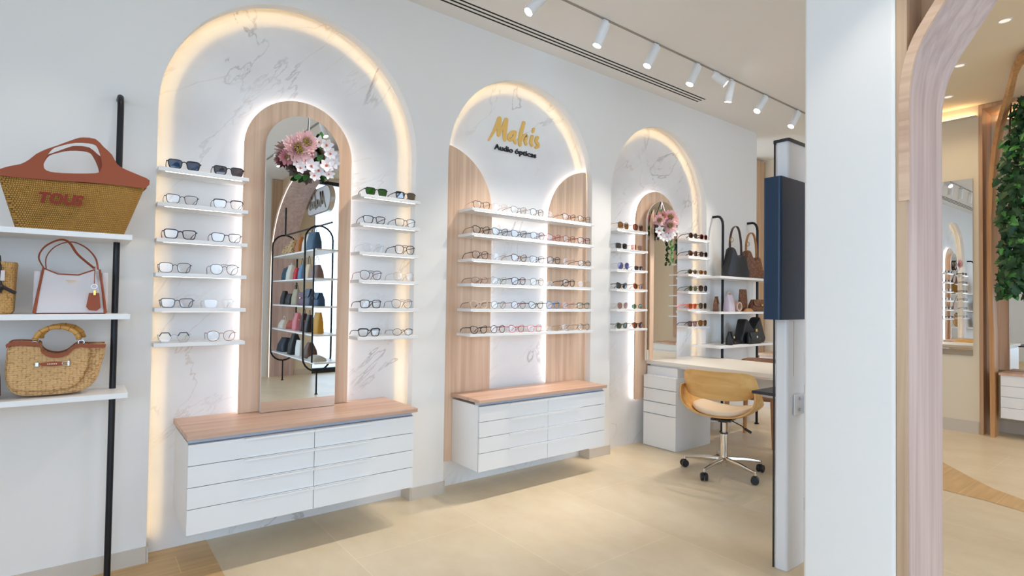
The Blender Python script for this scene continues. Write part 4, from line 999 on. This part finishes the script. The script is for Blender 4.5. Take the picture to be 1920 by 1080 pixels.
# ---- generic bags
def mono(name, c0, c1):
    m, t, b = newmat(name); v = mapping(t, (45, 45, 45), rot=(.4, .6, .8)); ck = t.nodes.new('ShaderNodeTexVoronoi'); ck.inputs['Scale'].default_value = 1
    t.links.new(v, ck.inputs['Vector']); c = ramp(t, ck.outputs['Distance'], [(.2, c0), (.5, c1)]); t.links.new(c, b.inputs['Base Color']); b.inputs['Roughness'].default_value = .6
    return m
M_mono = mono('monogram_brown', rgb(140, 96, 66), rgb(104, 66, 46)); M_leo = mono('leopard_print', rgb(50, 36, 30), rgb(216, 180, 128))
def bag(name, cat, label, loc, w_, h_, d_, mat, rot=0, topw=.8, flap=None, handle=None, hmat=None, clasp=None, group=None, topd=.45, slump=0):
    t = thing(name, label, cat, loc, rot, group)
    MB().loft([(0, w_*.94, d_*.94, 0, 0, 5), (h_*.04, w_, d_, 0, 0, 5), (h_*.5, w_*(1+topw)/2*1.03, d_*.9, slump*.5, 0, 4.5), (h_*.92, w_*topw, d_*topd, slump, 0, 4), (h_, w_*topw*.96, d_*topd*.8, slump, 0, 4)], 32).build('body', mat, t, smooth=50)
    hm = hmat or mat
    if handle:
        hh, hw_, n = handle
        for i in range(n):
            y = 0 if n == 1 else (-1)**i*d_*topd*.4
            P = [(slump+hw_/2*math.cos(PI-PI*k/12), y, h_*.96+hh*math.sin(PI*k/12)**.8) for k in range(13)]
            MB().tube(P, .0055, 8, sy=.6).build('handle', hm, t)
    if flap:
        fh = h_*flap
        pts = [(-w_*topw*.5, h_*1.01), (w_*topw*.5, h_*1.01), (w_*.47, h_-fh*.8), (w_*.38, h_-fh), (-w_*.38, h_-fh), (-w_*.47, h_-fh*.8)]
        m = MB().prism(pts, -.003, .003)
        k = d_*.5
        warp(m, lambda x, y, z: (x, y-(d_*topd*.5+ (k-d_*topd*.5)*min(1, max(0, (h_-z)/(h_*.6))))-.003, z)).build('flap', hm, t)
    if clasp: B(-.014, .014, -d_*.5-.012, -d_*.5-.001, h_*(1-(flap or .4))-.0, h_*(1-(flap or .4))+.02).build('clasp', clasp, t, bevel=.002)
    return t
def hobo(label, loc, w_, h_, d_, mat, rot, strapmat, ringmat, sh):
    t = thing('shoulder_bag', label, 'handbag', loc, rot)
    out = [(-w_/2, 0), (w_/2, 0), (w_*.45, h_*.34), (w_*.34, h_*.72), (w_*.23, h_*.80), (w_*.04, h_*.66), (-w_*.10, h_*.82), (-w_*.19, h_), (-w_*.31, h_), (-w_*.42, h_*.5)]
    pillow_plate(densify(out, 2), -d_/2, d_/2, d_*.42).build('body', mat, t, smooth=60)
    strap(t, [(-w_*.26, 0, h_*.95), (-w_*.26, 0, h_+sh*.4), (-w_*.16, 0, h_+sh*.85), (0, 0, h_+sh), (w_*.14, 0, h_+sh*.85), (w_*.24, 0, h_+sh*.3), (w_*.26, 0, h_*.76)], .030, .013, strapmat, 'strap')
    MB().tube([(-w_*.26+.02*math.cos(a*PI/6), -.022, h_+sh*.38+.022*math.sin(a*PI/6)) for a in range(12)], .0028, 6, True).build('buckle_ring', ringmat, t)
# far rack: contents
hobo('tall black shoulder bag with gold buckle on far rack top shelf', (5.05, 2.925, 1.5005), .28, .28, .09, M_blackl, -.25, plain('dark_brown_leather', rgb(66, 48, 46), .5), M_gold, .22)
hobo('tall brown monogram shoulder bag on the far rack top shelf', (5.34, 2.925, 1.5005), .27, .27, .09, M_mono, -.25, plain('caramel_leather', rgb(180, 124, 70), .5), M_gold, .19)
bag('handbag', 'handbag', 'brown handbag with pale strap at right end of far top shelf', (5.63, 2.88, 1.5005), .17, .15, .09, M_mono, 0, .9, None, (.08, .10, 1), plain('pale_leather', rgb(214, 176, 150), .5))
bag('wallet', 'wallet', 'small brown folded wallet at left end of far middle shelf', (4.72, 2.93, 1.1705), .10, .14, .05, M_mono, .5, .8, .5)
bag('handbag', 'handbag', 'pale lilac handbag with thin handle on far middle shelf', (4.93, 2.92, 1.1705), .15, .16, .08, plain('lilac_leather', rgb(204, 192, 206), .5), .2, .8, None, (.03, .09, 1), plain('blush_strap', rgb(214, 188, 180), .5))
cu = thing('cuff_roll', 'round beige leather roll lying on the far middle shelf', 'leather roll', (5.06, 2.92, 1.1705))
Mx = Matrix.Rotation(PI/2, 4, 'X')
MB().lathe([(.034, -.035), (.046, -.035), (.048, 0), (.046, .035), (.034, .035), (.033, 0), (.034, -.035)], (0, 0, .0485), 24, Mx).build('roll', plain('beige_leather', rgb(206, 176, 158), .5), cu)
bag('purse', 'purse', 'upright flat brown monogram purse on the far middle shelf', (5.24, 2.955, 1.1705), .13, .22, .04, M_mono, 0, .96, None, None)
bag('clutch', 'clutch bag', 'wide brown monogram clutch right on the far middle shelf', (5.46, 2.925, 1.1705), .27, .12, .09, M_mono, 0, .85, .55, None, None, M_gold)
bag('strap_roll', 'leather strap', 'folded tan leather strap in front on far middle shelf', (5.22, 2.885, 1.1705), .16, .03, .05, plain('tan_strap', rgb(190, 140, 90), .5), .1, .6)
bag('crossbody_bag', 'handbag', 'small black handbag with gold clasp on far lowest shelf', (4.905, 2.90, .8555), .13, .125, .07, M_blackl, .5, .9, .5, None, None, M_gold)
bag('leather_belt', 'belt', 'coiled black leather belt lying on the far lowest shelf', (5.065, 2.92, .8555), .17, .035, .07, M_blackl, 0, .8)
hb2 = thing('hobo_bag', 'slouchy black handbag with gold lock on far lowest shelf', 'handbag', (5.33, 2.935, .8555), -.05)
pillow_plate(densify([(-.20, 0), (.20, 0), (.19, .10), (.13, .235), (.10, .25), (.02, .15), (-.02, .145), (-.10, .22), (-.14, .235), (-.18, .10)], 2), -.05, .05, .03).build('body', M_blackl, hb2, smooth=60)
MB().lathe([(.018, -.004), (.018, .004)], (.03, -.056, .125), 16, Mx).build('lock', M_gold, hb2)
bag('clutch', 'clutch bag', 'flat black clutch leaning before slouchy bag, far lowest shelf', (5.27, 2.855, .8555), .24, .115, .05, M_blackl, .05, .98, .5, None, None, M_silver)

# ------------------------------------------------------------------ desk, pedestal, chairs
dk = thing('desk', 'white desk jutting from the wall below the far mirror', 'desk', (4.0, MY, 0))
B(.0, .755, -1.45, -.055, .705, .737).build('desk_top', plain('desk_laminate', rgb(230, 226, 218), .35), dk, smooth=0, bevel=.002)
B(.54, .57, -1.40, -.08, .47, .672).build('modesty_panel', M_white, dk, smooth=0)
B(.03, .72, -1.43, -.08, .689, .705).build('under_rail', M_white, dk, smooth=0)
B(.06, .70, -1.44, -1.41, 0, .69).build('leg_panel', M_white, dk, smooth=0)
pd = thing('drawer_pedestal', 'white four drawer pedestal beneath the white desk', 'drawer unit', (3.955, 2.82, 0))
B(.018, .51, 0, .335, .0, .615).build('carcass', M_white, pd, smooth=0, bevel=.001)
B(.05, .50, .02, .335, .615, .6885).build('spacer', M_white, pd, smooth=0)
for z0, z1 in ((.004, .285), (.29, .388), (.393, .50), (.505, .612)):
    d = B(0, .018, 0, .335, z0, z1).build('drawer_front', M_white, pd, smooth=0, bevel=.0008)
    MB().box(-.010, .003, .06, .333, z1-.002, z1).build('handle', M_shelf, d, smooth=0)

oc = thing('office_chair', 'swivel office chair with bent oak shell and cream seat', 'office chair', (3.79, 2.28, 0), math.radians(14))
# chair faces +x locally
M_cush = plain('cream_leather', rgb(232, 212, 184), .5, bump=.08, bscale=300)
def shell(u, v):
    th = (u-.5)*2*math.radians(100); sn, cs_ = math.sin(th), math.cos(th)
    e = 2.5
    y = math.copysign(abs(sn)**(2/e), sn)*.268; z = .600 - math.copysign(abs(cs_)**(2/e), cs_)*.182
    k = min(1, abs(th)/math.radians(100)); g = max(0, (k-.42)/.58); g = g*g*(3-2*g)
    x0 = .215*(1-g) - .045*g - .03*k*k*(1-g); x1 = -.205*(1-g) - .185*g
    x = x0+(x1-x0)*v
    z += .016*(abs(v-.45)/.55)**3*(1-g)
    return (x, y, z)
MB().grid(shell, 44, 12, .011).build('shell', M_ply, oc, smooth=70)
def backp(u, v):
    a = (u-.5)*2; an = a*1.12; R = .262
    x = -.245*math.cos(an*.95)+.02 ; y = R*math.sin(an)*1.08
    hh = .205*(1-.62*abs(a)**7)*(1-.12*a*a)
    zc = .665 + .012*abs(a)**2; z = zc + (v-.5)*hh; x -= .035*(v-.5)
    return (x, y, z)
MB().grid(backp, 36, 10, -.010).build('backrest', M_ply, oc, smooth=70)
def cushion():
    secs = []
    for z, k in ((.428, .93), (.440, 1.0), (.458, 1.0), (.470, .94), (.477, .80), (.480, .5)): secs.append((z, .37*k, .42*k, .0, 0, 3.0))
    return warp(MB().loft(secs, 40), lambda x, y, z: (x, y, z+1.1*y*y+.3*max(0, -x-.05)**2))
cushion().build('cushion', M_cush, oc, smooth=70)
st = MB(); st.lathe([(.026, .095), (.026, .29), (.024, .292)], (0, 0, 0), 20); st.lathe([(.014, .29), (.014, .40)], (0, 0, 0), 16)
st.lathe([(.042, .085), (.045, .10), (.030, .115), (.030, .085)], (0, 0, 0), 20); st.lathe([(.018, .05), (.022, .085)], (0, 0, 0), 16); st.build('gas_column', M_chrome, oc)
MB().box(-.09, .09, -.07, .07, .392, .404).box(-.04, .04, -.03, .03, .375, .394).lathe([(.028, .287), (.028, .296)], (0, 0, 0), 20).build('mechanism', M_plas, oc)
MB().tube([(0, -.05, .39), (-.02, -.13, .365), (-.03, -.16, .345)], .004, 8).tube([(-.03, -.155, .35), (-.035, -.20, .33)], .010, 10).build('lever', M_plas, oc)
for k in range(5):
    a = math.radians(112+72*k-14); ca, sa = math.cos(a), math.sin(a)
    MB().tube([(ca*.02, sa*.02, .098), (ca*.15, sa*.15, .094), (ca*.285, sa*.285, .078)], [.024, .018, .010], 10, sy=.75).tube([(ca*.285, sa*.285, .085), (ca*.285, sa*.285, .055)], .009, 10).build('base_arm', M_chrome, oc)
    cs = MB(); Rm = Matrix.Rotation(a+.7, 4, 'Z') @ Matrix.Rotation(PI/2, 4, 'X')
    for dd in (-.014, .014):
        cs.lathe([(.024, -.010+dd), (.0275, -.006+dd), (.0275, .006+dd), (.024, .010+dd)], (ca*.285, sa*.285, .0278), 20, Rm)
    cs.lathe([(.012, 0), (.016, .012), (.010, .02)], (ca*.285, sa*.285, .040), 14); cs.build('caster', M_plas, oc)

cc = thing('visitor_chair', 'brown upholstered visitor chair with wooden legs behind the desk', 'chair', (4.92, 2.62, 0), .12)
M_up = plain('brown_fabric', rgb(172, 130, 104), .8, bump=.2, bscale=500); M_legw = wood('chair_leg_oak', rgb(184, 126, 78), rgb(212, 158, 106), grain=20)
warp(MB().loft([(.40, .44, .46, 0, 0, 5), (.41, .46, .48, 0, 0, 5), (.455, .46, .48, 0, 0, 5), (.475, .43, .45, 0, 0, 4)], 36), lambda x, y, z: (x, y, z)).build('seat', M_up, cc, smooth=60)
def vb(u, v):
    an = (u-.5)*2*1.0; return (.06+.24*math.cos(an)-.0*(v), .285*math.sin(an), .50+.225*v)
MB().grid(lambda u, v: (lambda p: (p[0], p[1]*(1-.10*max(0, v-.6)**1.0*2.0), .50+(p[2]-.50)*(1-.14*abs((u-.5)*2)**6)))(vb(u, v)), 24, 10, .035).build('backrest', M_up, cc, smooth=60)
for x, y in ((-.20, -.20), (-.20, .20), (.21, -.20), (.21, .20)):
    MB().tube([(x, y, .42), (x*1.08, y*1.08, 0)], [.022, .017], 14).build('leg', M_legw, cc)
bt = thing('side_table', 'dark square topped pedestal table in front of the desk', 'table', (3.68, 1.52, 0))
B(-.30, .26, -.32, .325, .682, .70).build('table_top', plain('dark_top', rgb(44, 46, 56), .45), bt, smooth=0, bevel=.003)
MB().tube([(0, -.05, .682), (0, -.05, .01)], .028, 16).lathe([(.20, 0), (.20, .01), (.04, .022)], (0, -.05, 0), 30).build('pedestal', M_black, bt)

# ------------------------------------------------------------------ measuring column beside the pillar
mc = thing('measuring_column', 'white measuring column with dark blue head fixed beside pillar', 'measuring instrument', (2.38*1.146, 1.13*1.146, -.1825))
mc.scale = (1.146,)*3; ZB = .1825/1.146
M_colw = plain('instrument_white', rgb(232, 232, 234), .3); M_blue = plain('instrument_blue', rgb(22, 50, 78), .38, 0, .5)
MB().prism([(x-2.38, y-1.13) for x, y in rbox(2.30, 2.46, 1.102, 1.157, .014)], ZB+.001, 1.925, 'z').build('column', M_colw, mc, smooth=50)
MB().prism([(x-2.38, y-1.13) for x, y in rbox(2.294, 2.47, 1.096, 1.166, .012)], 1.925, 1.937, 'z').box(2.298-2.38, 2.306-2.38, 1.1565-1.13, 1.161-1.13, ZB+.001, 1.925).build('edge_profile', plain('edge_dark', rgb(40, 42, 48), .4), mc, smooth=50)
MB().prism([(x-2.38, y-1.13) for x, y in rbox(2.222, 2.50, 1.093, 1.168, .012)], 1.186, 1.768, 'z').build('head', M_blue, mc, smooth=50, bevel=.004)
bk2 = MB().box(2.345-2.38, 2.43-2.38, 1.094-1.13, 1.098-1.13, .790, .875).box(2.427-2.38, 2.431-2.38, .932-1.13, 1.098-1.13, .790, .875).build('bracket', M_colw, mc, bevel=.001)
for z in (.812, .856): MB().lathe([(.006, 0), (.006, .003), (.003, .004)], (2.385-2.38, 1.091-1.13, z), 14, Matrix.Rotation(PI/2, 4, 'X')).build('screw', M_silver, bk2)
MB().box(2.352-2.38, 2.3535-2.38, 1.1005-1.13, 1.103-1.13, .95, 1.18).build('cable_slot', plain('slot_grey', rgb(170, 172, 174), .5), mc, smooth=0)

# ------------------------------------------------------------------ wooden portal into the next room
XA, XB = 2.379, 2.755
plain_post = wood('post_oak', rgb(176, 144, 116), rgb(206, 176, 146), axis='z', grain=30)
PROF = [(.699, 0), (.699, 1.0), (.699, 1.95), (.698, 2.018), (.693, 2.075), (.681, 2.144), (.656, 2.213), (.619, 2.276), (.562, 2.364), (.493, 2.47), (.36, 2.64), (.16, 2.81), (-.12, 2.93), (-.45, 2.99), (-.95, 3.02), (-1.35, 2.99),
        (-1.70, 2.96), (-2.08, 2.87), (-2.40, 2.70), (-2.64, 2.50), (-2.82, 2.25), (-2.92, 1.98), (-2.95, 1.72), (-2.955, 1.4), (-2.955, 0)]
def offset(P, d):
    Q = []
    for i, p in enumerate(P):
        a = P[max(i-1, 0)]; b_ = P[min(i+1, len(P)-1)]; t = Vector((b_[0]-a[0], b_[1]-a[1])).normalized()
        Q.append((p[0]+t.y*d, p[1]-t.x*d))
    return Q
def smooth_open(P, k=4):
    r = []
    for i in range(len(P)-1):
        p0, p1, p2, p3 = P[max(i-1, 0)], P[i], P[i+1], P[min(i+2, len(P)-1)]
        for j in range(k):
            t = j/k
            L = math.dist(p1, p2)
            if L > .4: r.append(tuple(p1[q]*(1-t)+p2[q]*t for q in (0, 1))); continue
            if math.dist(p0, p1) > 2.5*L: p0 = tuple(p1[q]-(p1[q]-p0[q])*L/math.dist(p0, p1) for q in (0, 1))
            if math.dist(p3, p2) > 2.5*L: p3 = tuple(p2[q]+(p3[q]-p2[q])*L/math.dist(p3, p2) for q in (0, 1))
            r.append(tuple(.5*((2*p1[q])+(-p0[q]+p2[q])*t+(2*p0[q]-5*p1[q]+4*p2[q]-p3[q])*t*t+(-p0[q]+3*p1[q]-3*p2[q]+p3[q])*t**3) for q in (0, 1)))
    return r+[P[-1]]
def band_mesh(P, Q, x0, x1):
    n = len(P); vs = []
    for x in (x0, x1): vs += [(x, y, z) for y, z in P] + [(x, y, z) for y, z in Q]
    fs = []
    for i in range(n-1):
        fs += [(i, i+1, n+i+1, n+i), (2*n+i, 3*n+i, 3*n+i+1, 2*n+i+1), (i, 2*n+i, 2*n+i+1, i+1), (n+i, n+i+1, 3*n+i+1, 3*n+i)]
    fs += [(0, n, 3*n, 2*n), (n-1, 3*n-1, 4*n-1, 2*n-1)]
    return MB().add(vs, fs)
PROF = smooth_open(PROF, 3)
po = thing('wooden_portal', 'broad pale oak arched portal on the right beside white pillar', 'arch', (2.56, -1.13, 0))
def loc(P): return [(y+1.13, z) for y, z in P]
def clampz(P): return [(y, max(0, min(z, 3.10))) for y, z in P]
Q = clampz(offset(PROF, .024)); QF = clampz(offset(PROF, .032))
band_mesh(loc(PROF), loc(Q), XA-2.56, XB-2.56).build('arch_band', M_oaky, po, smooth=40)
band_mesh(loc(PROF[5:-5]), loc(QF[5:-5]), XA-.012-2.56, XA-2.56+.0005).build('front_trim', M_oakf, po, smooth=40)
for y in (.705, -2.99): B(XA-.010-2.56, XB-2.56, y+1.13, y+.034+1.13, 0, 3.10).build('post', plain_post, po, smooth=0)
q = loc(Q[5:-5]); k = len(q)
vs = [(-.03, y, z) for y, z in q] + [(-.03, y, 3.102) for y, z in q]
fs = [(i, i+1, k+i+1, k+i) for i in range(k-1)]
vs2 = [(x+.02, y, z) for x, y, z in vs]
MB().add(vs+vs2, fs+[tuple(j+2*k for j in f[::-1]) for f in fs]).build('spandrel', M_oakw, po, smooth=0)
MB().tube([(XA-2.56+.002, y, z) for y, z in loc(offset(PROF, -.003))[42:]], .004, 6).build('light_line', emis('portal_led', (1, .93, .85), 2.2), po)

# ------------------------------------------------------------------ next room
fm_ = thing('wall_mirror', 'frameless rectangular mirror on the cream wall seen through portal', 'mirror', (6.99, 1.74, .764))
B(-.004, .0, -.215, .25, 0, 1.76).build('mirror_glass', M_mirror, fm_, smooth=0)
B(.0, .0095, -.213, .248, .002, 1.758).build('backing', M_shelf, fm_, smooth=0)
wf = thing('oak_surround', 'rectangular oak door frame on the far side of next room', 'frame', (7.18, .6, 0))
fr_ = MB(); fr_.box(-.18, .165, .85, .879, 0, 3.245); fr_.box(-.18, .165, -.9, -.87, 0, 3.245); fr_.box(-.18, .165, -.87, .85, 3.21, 3.245)
fr_.build('jambs', M_oakw, wf, smooth=0)
plain_rib = wood('rib_oak', rgb(180, 128, 80), rgb(208, 160, 110), axis='z', grain=26)
rb = thing('arch_rib', 'slender curved oak arch rib carrying the hanging ivy', 'arch', (7.0, .6, 0))
RP = [(1.372, 0, 0), (1.375, 1.0, 0), (1.39, 1.54, 0), (1.39, 2.1, 0), (1.378, 2.42, 0), (1.366, 2.62, 0), (1.343, 2.80, -.03), (1.30, 2.95, -.12), (1.235, 3.07, -.28), (1.17, 3.14, -.48), (1.10, 3.18, -.74), (1.04, 3.20, -.98), (.98, 3.21, -1.16), (.88, 3.215, -1.30), (.6, 3.225, -1.36), (.2, 3.23, -1.38)]
n = len(RP); P2_ = [(p[0], p[1]) for p in RP]; A0 = offset(P2_, .017); A1 = offset(P2_, -.017); xs_ = [p[2] for p in RP]
vs = []
for dx in (-.06, .10):
    for A_ in (A0, A1): vs += [(dx+xo, y-.6, max(0, min(3.245, z))) for (y, z), xo in zip(A_, xs_)]
fs = []
for i in range(n-1): fs += [(i, i+1, n+i+1, n+i), (2*n+i, 3*n+i, 3*n+i+1, 2*n+i+1), (i, 2*n+i, 2*n+i+1, i+1), (n+i, n+i+1, 3*n+i+1, 3*n+i)]
fs += [(0, n, 3*n, 2*n), (n-1, 3*n-1, 4*n-1, 2*n-1)]
MB().add(vs, fs).build('rib', plain_rib, rb, smooth=60)
iv = thing('ivy_garland', 'dense green ivy garland hanging from the curved oak rib', 'ivy', (6.8, 1.20, 3.13))
def ivyleaf(mb, M, s):
    o = [(0, -.1), (.28, -.32), (.34, -.02), (.62, .05), (.36, .3), (.30, .62), (0, 1.0), (-.30, .62), (-.36, .3), (-.62, .05), (-.34, -.02), (-.28, -.32)]
    vs = [M @ Vector((x*s, y*s, -.12*s*abs(x)*2)) for x, y in o] + [M @ Vector((0, .25*s, .03*s))]
    mb.add(vs, [(i, (i+1) % 12, 12) for i in range(12)])
random.seed(3)
lv = MB(); lv2 = MB()
for i in range(900):
    f = random.random()**.9; z = .02-f*1.80
    yr = 1.245 if z > -.5 else 1.29
    if z > -.22: yr = 1.17
    yl = .95 if f < .75 else .95+.24*(f-.75)/.25
    y = random.uniform(yl, yr)-1.22; x = random.uniform(-.16, .02)
    M0 = Matrix.Translation((x, y, z)) @ Matrix.Rotation(random.uniform(-.8, .8), 4, 'Z') @ Matrix.Rotation(-PI/2+random.uniform(-.7, .7), 4, 'Y') @ Matrix.Rotation(PI/2+random.uniform(-1.1, 1.1), 4, 'Z')
    ivyleaf(lv if i % 6 else lv2, M0, random.uniform(.045, .08))
lv.build('foliage', M_leafd, iv, smooth=0); lv2.build('light_foliage', plain('ivy_light', rgb(64, 130, 54), .5), iv, smooth=0)
MB().tube([(0, .0, .02), (.0, .02, -.5), (.01, .0, -1.2), (0, .03, -1.7)], .008, 6).build('stem', M_twig, iv)

fc = thing('drawer_cabinet', 'floating white drawer cabinet with wood top in the next room', 'drawer cabinet', (7.34, 1.32, .19))
B(-.35, 0, -1.1, 0, 0, .41).build('carcass', M_white, fc, smooth=0)
B(-.375, 0, -1.12, .01, .41, .432).build('worktop', M_oakx, fc, smooth=0)
for k in range(4):
    for c in range(2): B(-.366, -.35, -.55-.55*c+.003 if c == 0 else -1.1, -.003-.55*c, .004+.1025*k, .1025*(k+1)).build('drawer_front', M_white, fc, smooth=0)
def small_mirror():
    t = thing('arched_mirror', 'arched mirror with oak surround above the cabinet behind ivy', 'mirror', (7.345, 1.12, .622))
    def yz(cx, R, sp, zb): return [(x, z) for x, z in arch_path(cx, R, sp, zb, m=1)]
    MB().prism(yz(0, .2925, 1.43, 0), -.045, -.02, 'x').build('wood_surround', M_oak, t, smooth=0)
    MB().prism(yz(-.01, .195, 1.42, .002), -.078, -.072, 'x').build('mirror_glass', M_mirror, t, smooth=0)
    MB().prism(yz(-.01, .191, 1.42, .004), -.072, -.045, 'x').build('backing', M_shelf, t, smooth=0)
small_mirror()

fpn = thing('oak_cladding', 'oak wall panel with small eyewear shelves, seen in far mirror', 'wall panel', (7.348, .52, .70))
B(-.022, 0, -.22, .22, 0, 2.0).build('board', M_oakw, fpn, smooth=0)
for k in range(6): B(-.15, -.022, -.20, .20, .32+.165*k, .338+.165*k).build('shelf_board', M_shelf, fpn, smooth=0)
for k in range(6):
    glasses(7.17, .62, .70+.339+.165*k, ['square', 'round', 'rect'][k % 3], 'black', 'black', 'clear', A, 'dark glasses on %s small shelf of oak panel, next room' % ['lowest', 'second lowest', 'third lowest', 'fourth lowest', 'second highest', 'highest'][k], 'eyewear on the next room panel', rot=-PI/2)
bc = thing('bookcase', 'tall oak bookcase with white shelves behind the rack wall', 'bookcase', (6.99, 3.7, 0))
u = MB(); u.box(-.32, 0, -.055, .02, 0, 3.08); u.box(-.32, 0, 1.30, 1.34, 0, 3.08); u.build('uprights', M_oakw, bc, smooth=0)
B(-.012, 0, .02, 1.3, 0, 3.08).build('back_panel', M_oakw, bc, smooth=0)
for z in (.4, .8, 1.18, 1.55, 1.9, 2.22, 2.54, 2.85): B(-.30, -.012, .02, 1.30, z-.02, z).build('shelf_board', M_shelf, bc, smooth=0)
sb = thing('low_counter', 'low beige counter with wooden top behind the visitor chair', 'counter', (6.99, 2.9, 0))
B(-.40, 0, -.5, .60, 0, .62).build('carcass', plain('counter_beige', rgb(206, 188, 176), .6), sb, smooth=0); B(-.42, 0, -.51, .61, .62, .65).build('worktop', M_oakw, sb, smooth=0)

# ------------------------------------------------------------------ free-standing rack behind the camera (seen in the near mirror)
fk = thing('display_rack', 'black tubular display rack full of bags, reflected in near mirror', 'rack', (2.46, -1.75, 0))
def stadium_frame(y, z0=.30, z1=2.18, hw=.18):
    P = [(-hw, y, z0+hw)]
    P += [(-hw*math.cos(a*PI/10), y, z1-hw+hw*math.sin(a*PI/10)) for a in range(11)]
    P += [(hw*math.cos(a*PI/10), y, z0+hw-hw*math.sin(a*PI/10)) for a in range(11)]
    return MB().tube(P, .012, 10, True)
for y in (.75, -.75): stadium_frame(y).build('hoop', M_black, fk)
for y in (.75, -.75): MB().tube([(0, y, .30), (0, y, 0)], .011, 10).lathe([(.02, 0), (.02, .01)], (0, y, 0), 14).build('foot', M_black, fk)
MB().tube([(0, -.75, 2.18), (0, 1.2, 2.18)], .012, 10).build('top_bar', M_black, fk)
MB().tube([(0, -.75, 2.18), (0, -.75, 2.60)], .012, 10).build('hanger_post', M_black, fk)
RZ = [1.85, 1.49, 1.14, .79, .45]
for z in RZ: B(-.165, .165, -.79, 1.15, z-.018, z).build('shelf_board', M_shelf, fk, smooth=0)
MB().tube([(-.18, 1.1, .45), (-.18, 1.1, 1.85)], .011, 8).tube([(.17, 1.1, .45), (.17, 1.1, 1.85)], .011, 8).build('end_post', M_black, fk)
cl = lambda nm, r, g, b: plain(nm, rgb(r, g, b), .5)
RK = [ # shelf, y offset, w, h, d, material, label
 (0, -.62, .20, .16, .12, M_leo, 'leopard print purse at the end of rack top shelf', 'purse', .9, None),
 (0, -.38, .24, .22, .14, M_leo, 'leopard print handbag on the rack top shelf', 'handbag', .85, (.06, .12, 1)),
 (0, -.12, .20, .24, .14, cl('tan_suede', 176, 108, 50), 'tan suede bag with looped handle on rack top shelf', 'handbag', .7, (.06, .10, 1)),
 (0, .16, .22, .25, .14, cl('cream_leather2', 226, 216, 200), 'cream handbag with looped handle on rack top shelf', 'handbag', .95, (.06, .12, 1)),
 (0, .40, .22, .25, .14, cl('petrol', 44, 78, 104), 'petrol blue handbag on the rack top shelf', 'handbag', .95, (.07, .12, 1)),
 (1, -.62, .17, .19, .12, cl('teal_leather', 36, 74, 92), 'dark teal backpack on the rack second shelf', 'backpack', .85, (.02, .05, 1)),
 (1, -.40, .18, .22, .13, cl('off_white', 226, 222, 208), 'off white backpack on the rack second shelf', 'backpack', .85, (.03, .05, 1)),
 (1, -.19, .10, .17, .09, cl('bright_red', 196, 30, 44), 'small bright red bag on the rack second shelf', 'bag', .9, None),
 (1, .01, .18, .20, .10, cl('sky_panel', 96, 128, 164), 'blue and white tote on the rack second shelf', 'tote bag', .9, (.10, .09, 1)),
 (1, .22, .16, .20, .10, cl('sand', 214, 196, 172), 'sand coloured tote on the rack second shelf', 'tote bag', .9, (.12, .08, 1)),
 (1, .45, .22, .18, .12, cl('taupe', 128, 104, 96), 'taupe handbag on the rack second shelf', 'handbag', .7, (.12, .10, 1)),
 (2, -.62, .15, .20, .12, M_blackl, 'black bag with white tag on the rack third shelf', 'handbag', .8, None),
 (2, -.42, .20, .16, .12, M_blackl, 'low black bag on the rack third shelf', 'handbag', .8, None),
 (2, -.17, .18, .22, .10, cl('khaki', 176, 166, 140), 'khaki bag with dark strap on the rack third shelf', 'handbag', .8, (.08, .12, 1)),
 (2, .06, .20, .18, .11, cl('mauve', 112, 78, 104), 'mauve flap bag on the rack third shelf', 'handbag', .95, None),
 (2, .28, .22, .22, .12, cl('slate', 78, 88, 106), 'slate grey flap bag on the rack third shelf', 'handbag', .95, None),
 (2, .52, .20, .17, .12, cl('denim', 42, 74, 108), 'denim blue flap bag on the rack third shelf', 'handbag', .95, None),
 (3, -.60, .22, .12, .14, cl('bone', 222, 212, 198), 'bone coloured sandals bag on rack fourth shelf', 'handbag', .7, (.06, .12, 1)),
 (3, -.37, .18, .12, .12, cl('rust', 170, 70, 50), 'rust red pouch on the rack fourth shelf', 'pouch', .8, None),
 (3, -.10, .20, .24, .13, cl('rose_pink', 216, 128, 134), 'rose pink bucket bag on the rack fourth shelf', 'bucket bag', .8, (.02, .08, 1)),
 (3, .10, .11, .24, .12, cl('bordeaux', 74, 36, 42), 'bordeaux studded bucket bag on the rack fourth shelf', 'bucket bag', .95, (.07, .07, 1)),
 (3, .31, .13, .23, .12, M_blackl, 'black studded bucket bag on the rack fourth shelf', 'bucket bag', .95, (.07, .07, 1)),
 (3, .52, .16, .27, .10, cl('mustard', 206, 152, 44), 'mustard yellow tote on the rack fourth shelf', 'tote bag', .9, None),
 (4, -.58, .30, .20, .20, cl('midnight', 26, 36, 52), 'midnight blue sports bag on the rack lowest shelf', 'sports bag', .7, None),
 (4, -.12, .24, .28, .18, cl('jet', 18, 18, 20), 'large black backpack on the rack lowest shelf', 'backpack', .75, None),
 (4, .08, .15, .21, .07, cl('paper_white', 232, 230, 224), 'white paper carrier bag on the rack lowest shelf', 'paper bag', .98, None),
 (4, .40, .26, .20, .16, cl('brown_suede', 92, 62, 48), 'dark brown slouchy bag on the rack lowest shelf', 'handbag', .5, None),
 (4, .72, .30, .06, .20, cl('linen', 190, 184, 170), 'folded linen pouch on the rack lowest shelf', 'pouch', .8, None)]
for s, y, w_, h_, d_, mt, lb, cat, tw, hd in RK:
    bag(cat.replace(' ', '_'), cat, lb, (2.46-.02+random.uniform(-.02, .02), -1.75-.62+(y+.62)*(1.26 if s < 4 else 1.1), RZ[s]+.0006), w_, h_, d_, mt, PI/2+random.uniform(-.25, .1)+PI, tw, .5 if 'flap' in lb else None, hd, M_blackl if 'dark' in lb or 'studded' in lb or 'tote' in lb else None, M_gold if 'studded' in lb or 'flap' in lb else None, 'bags on the display rack')
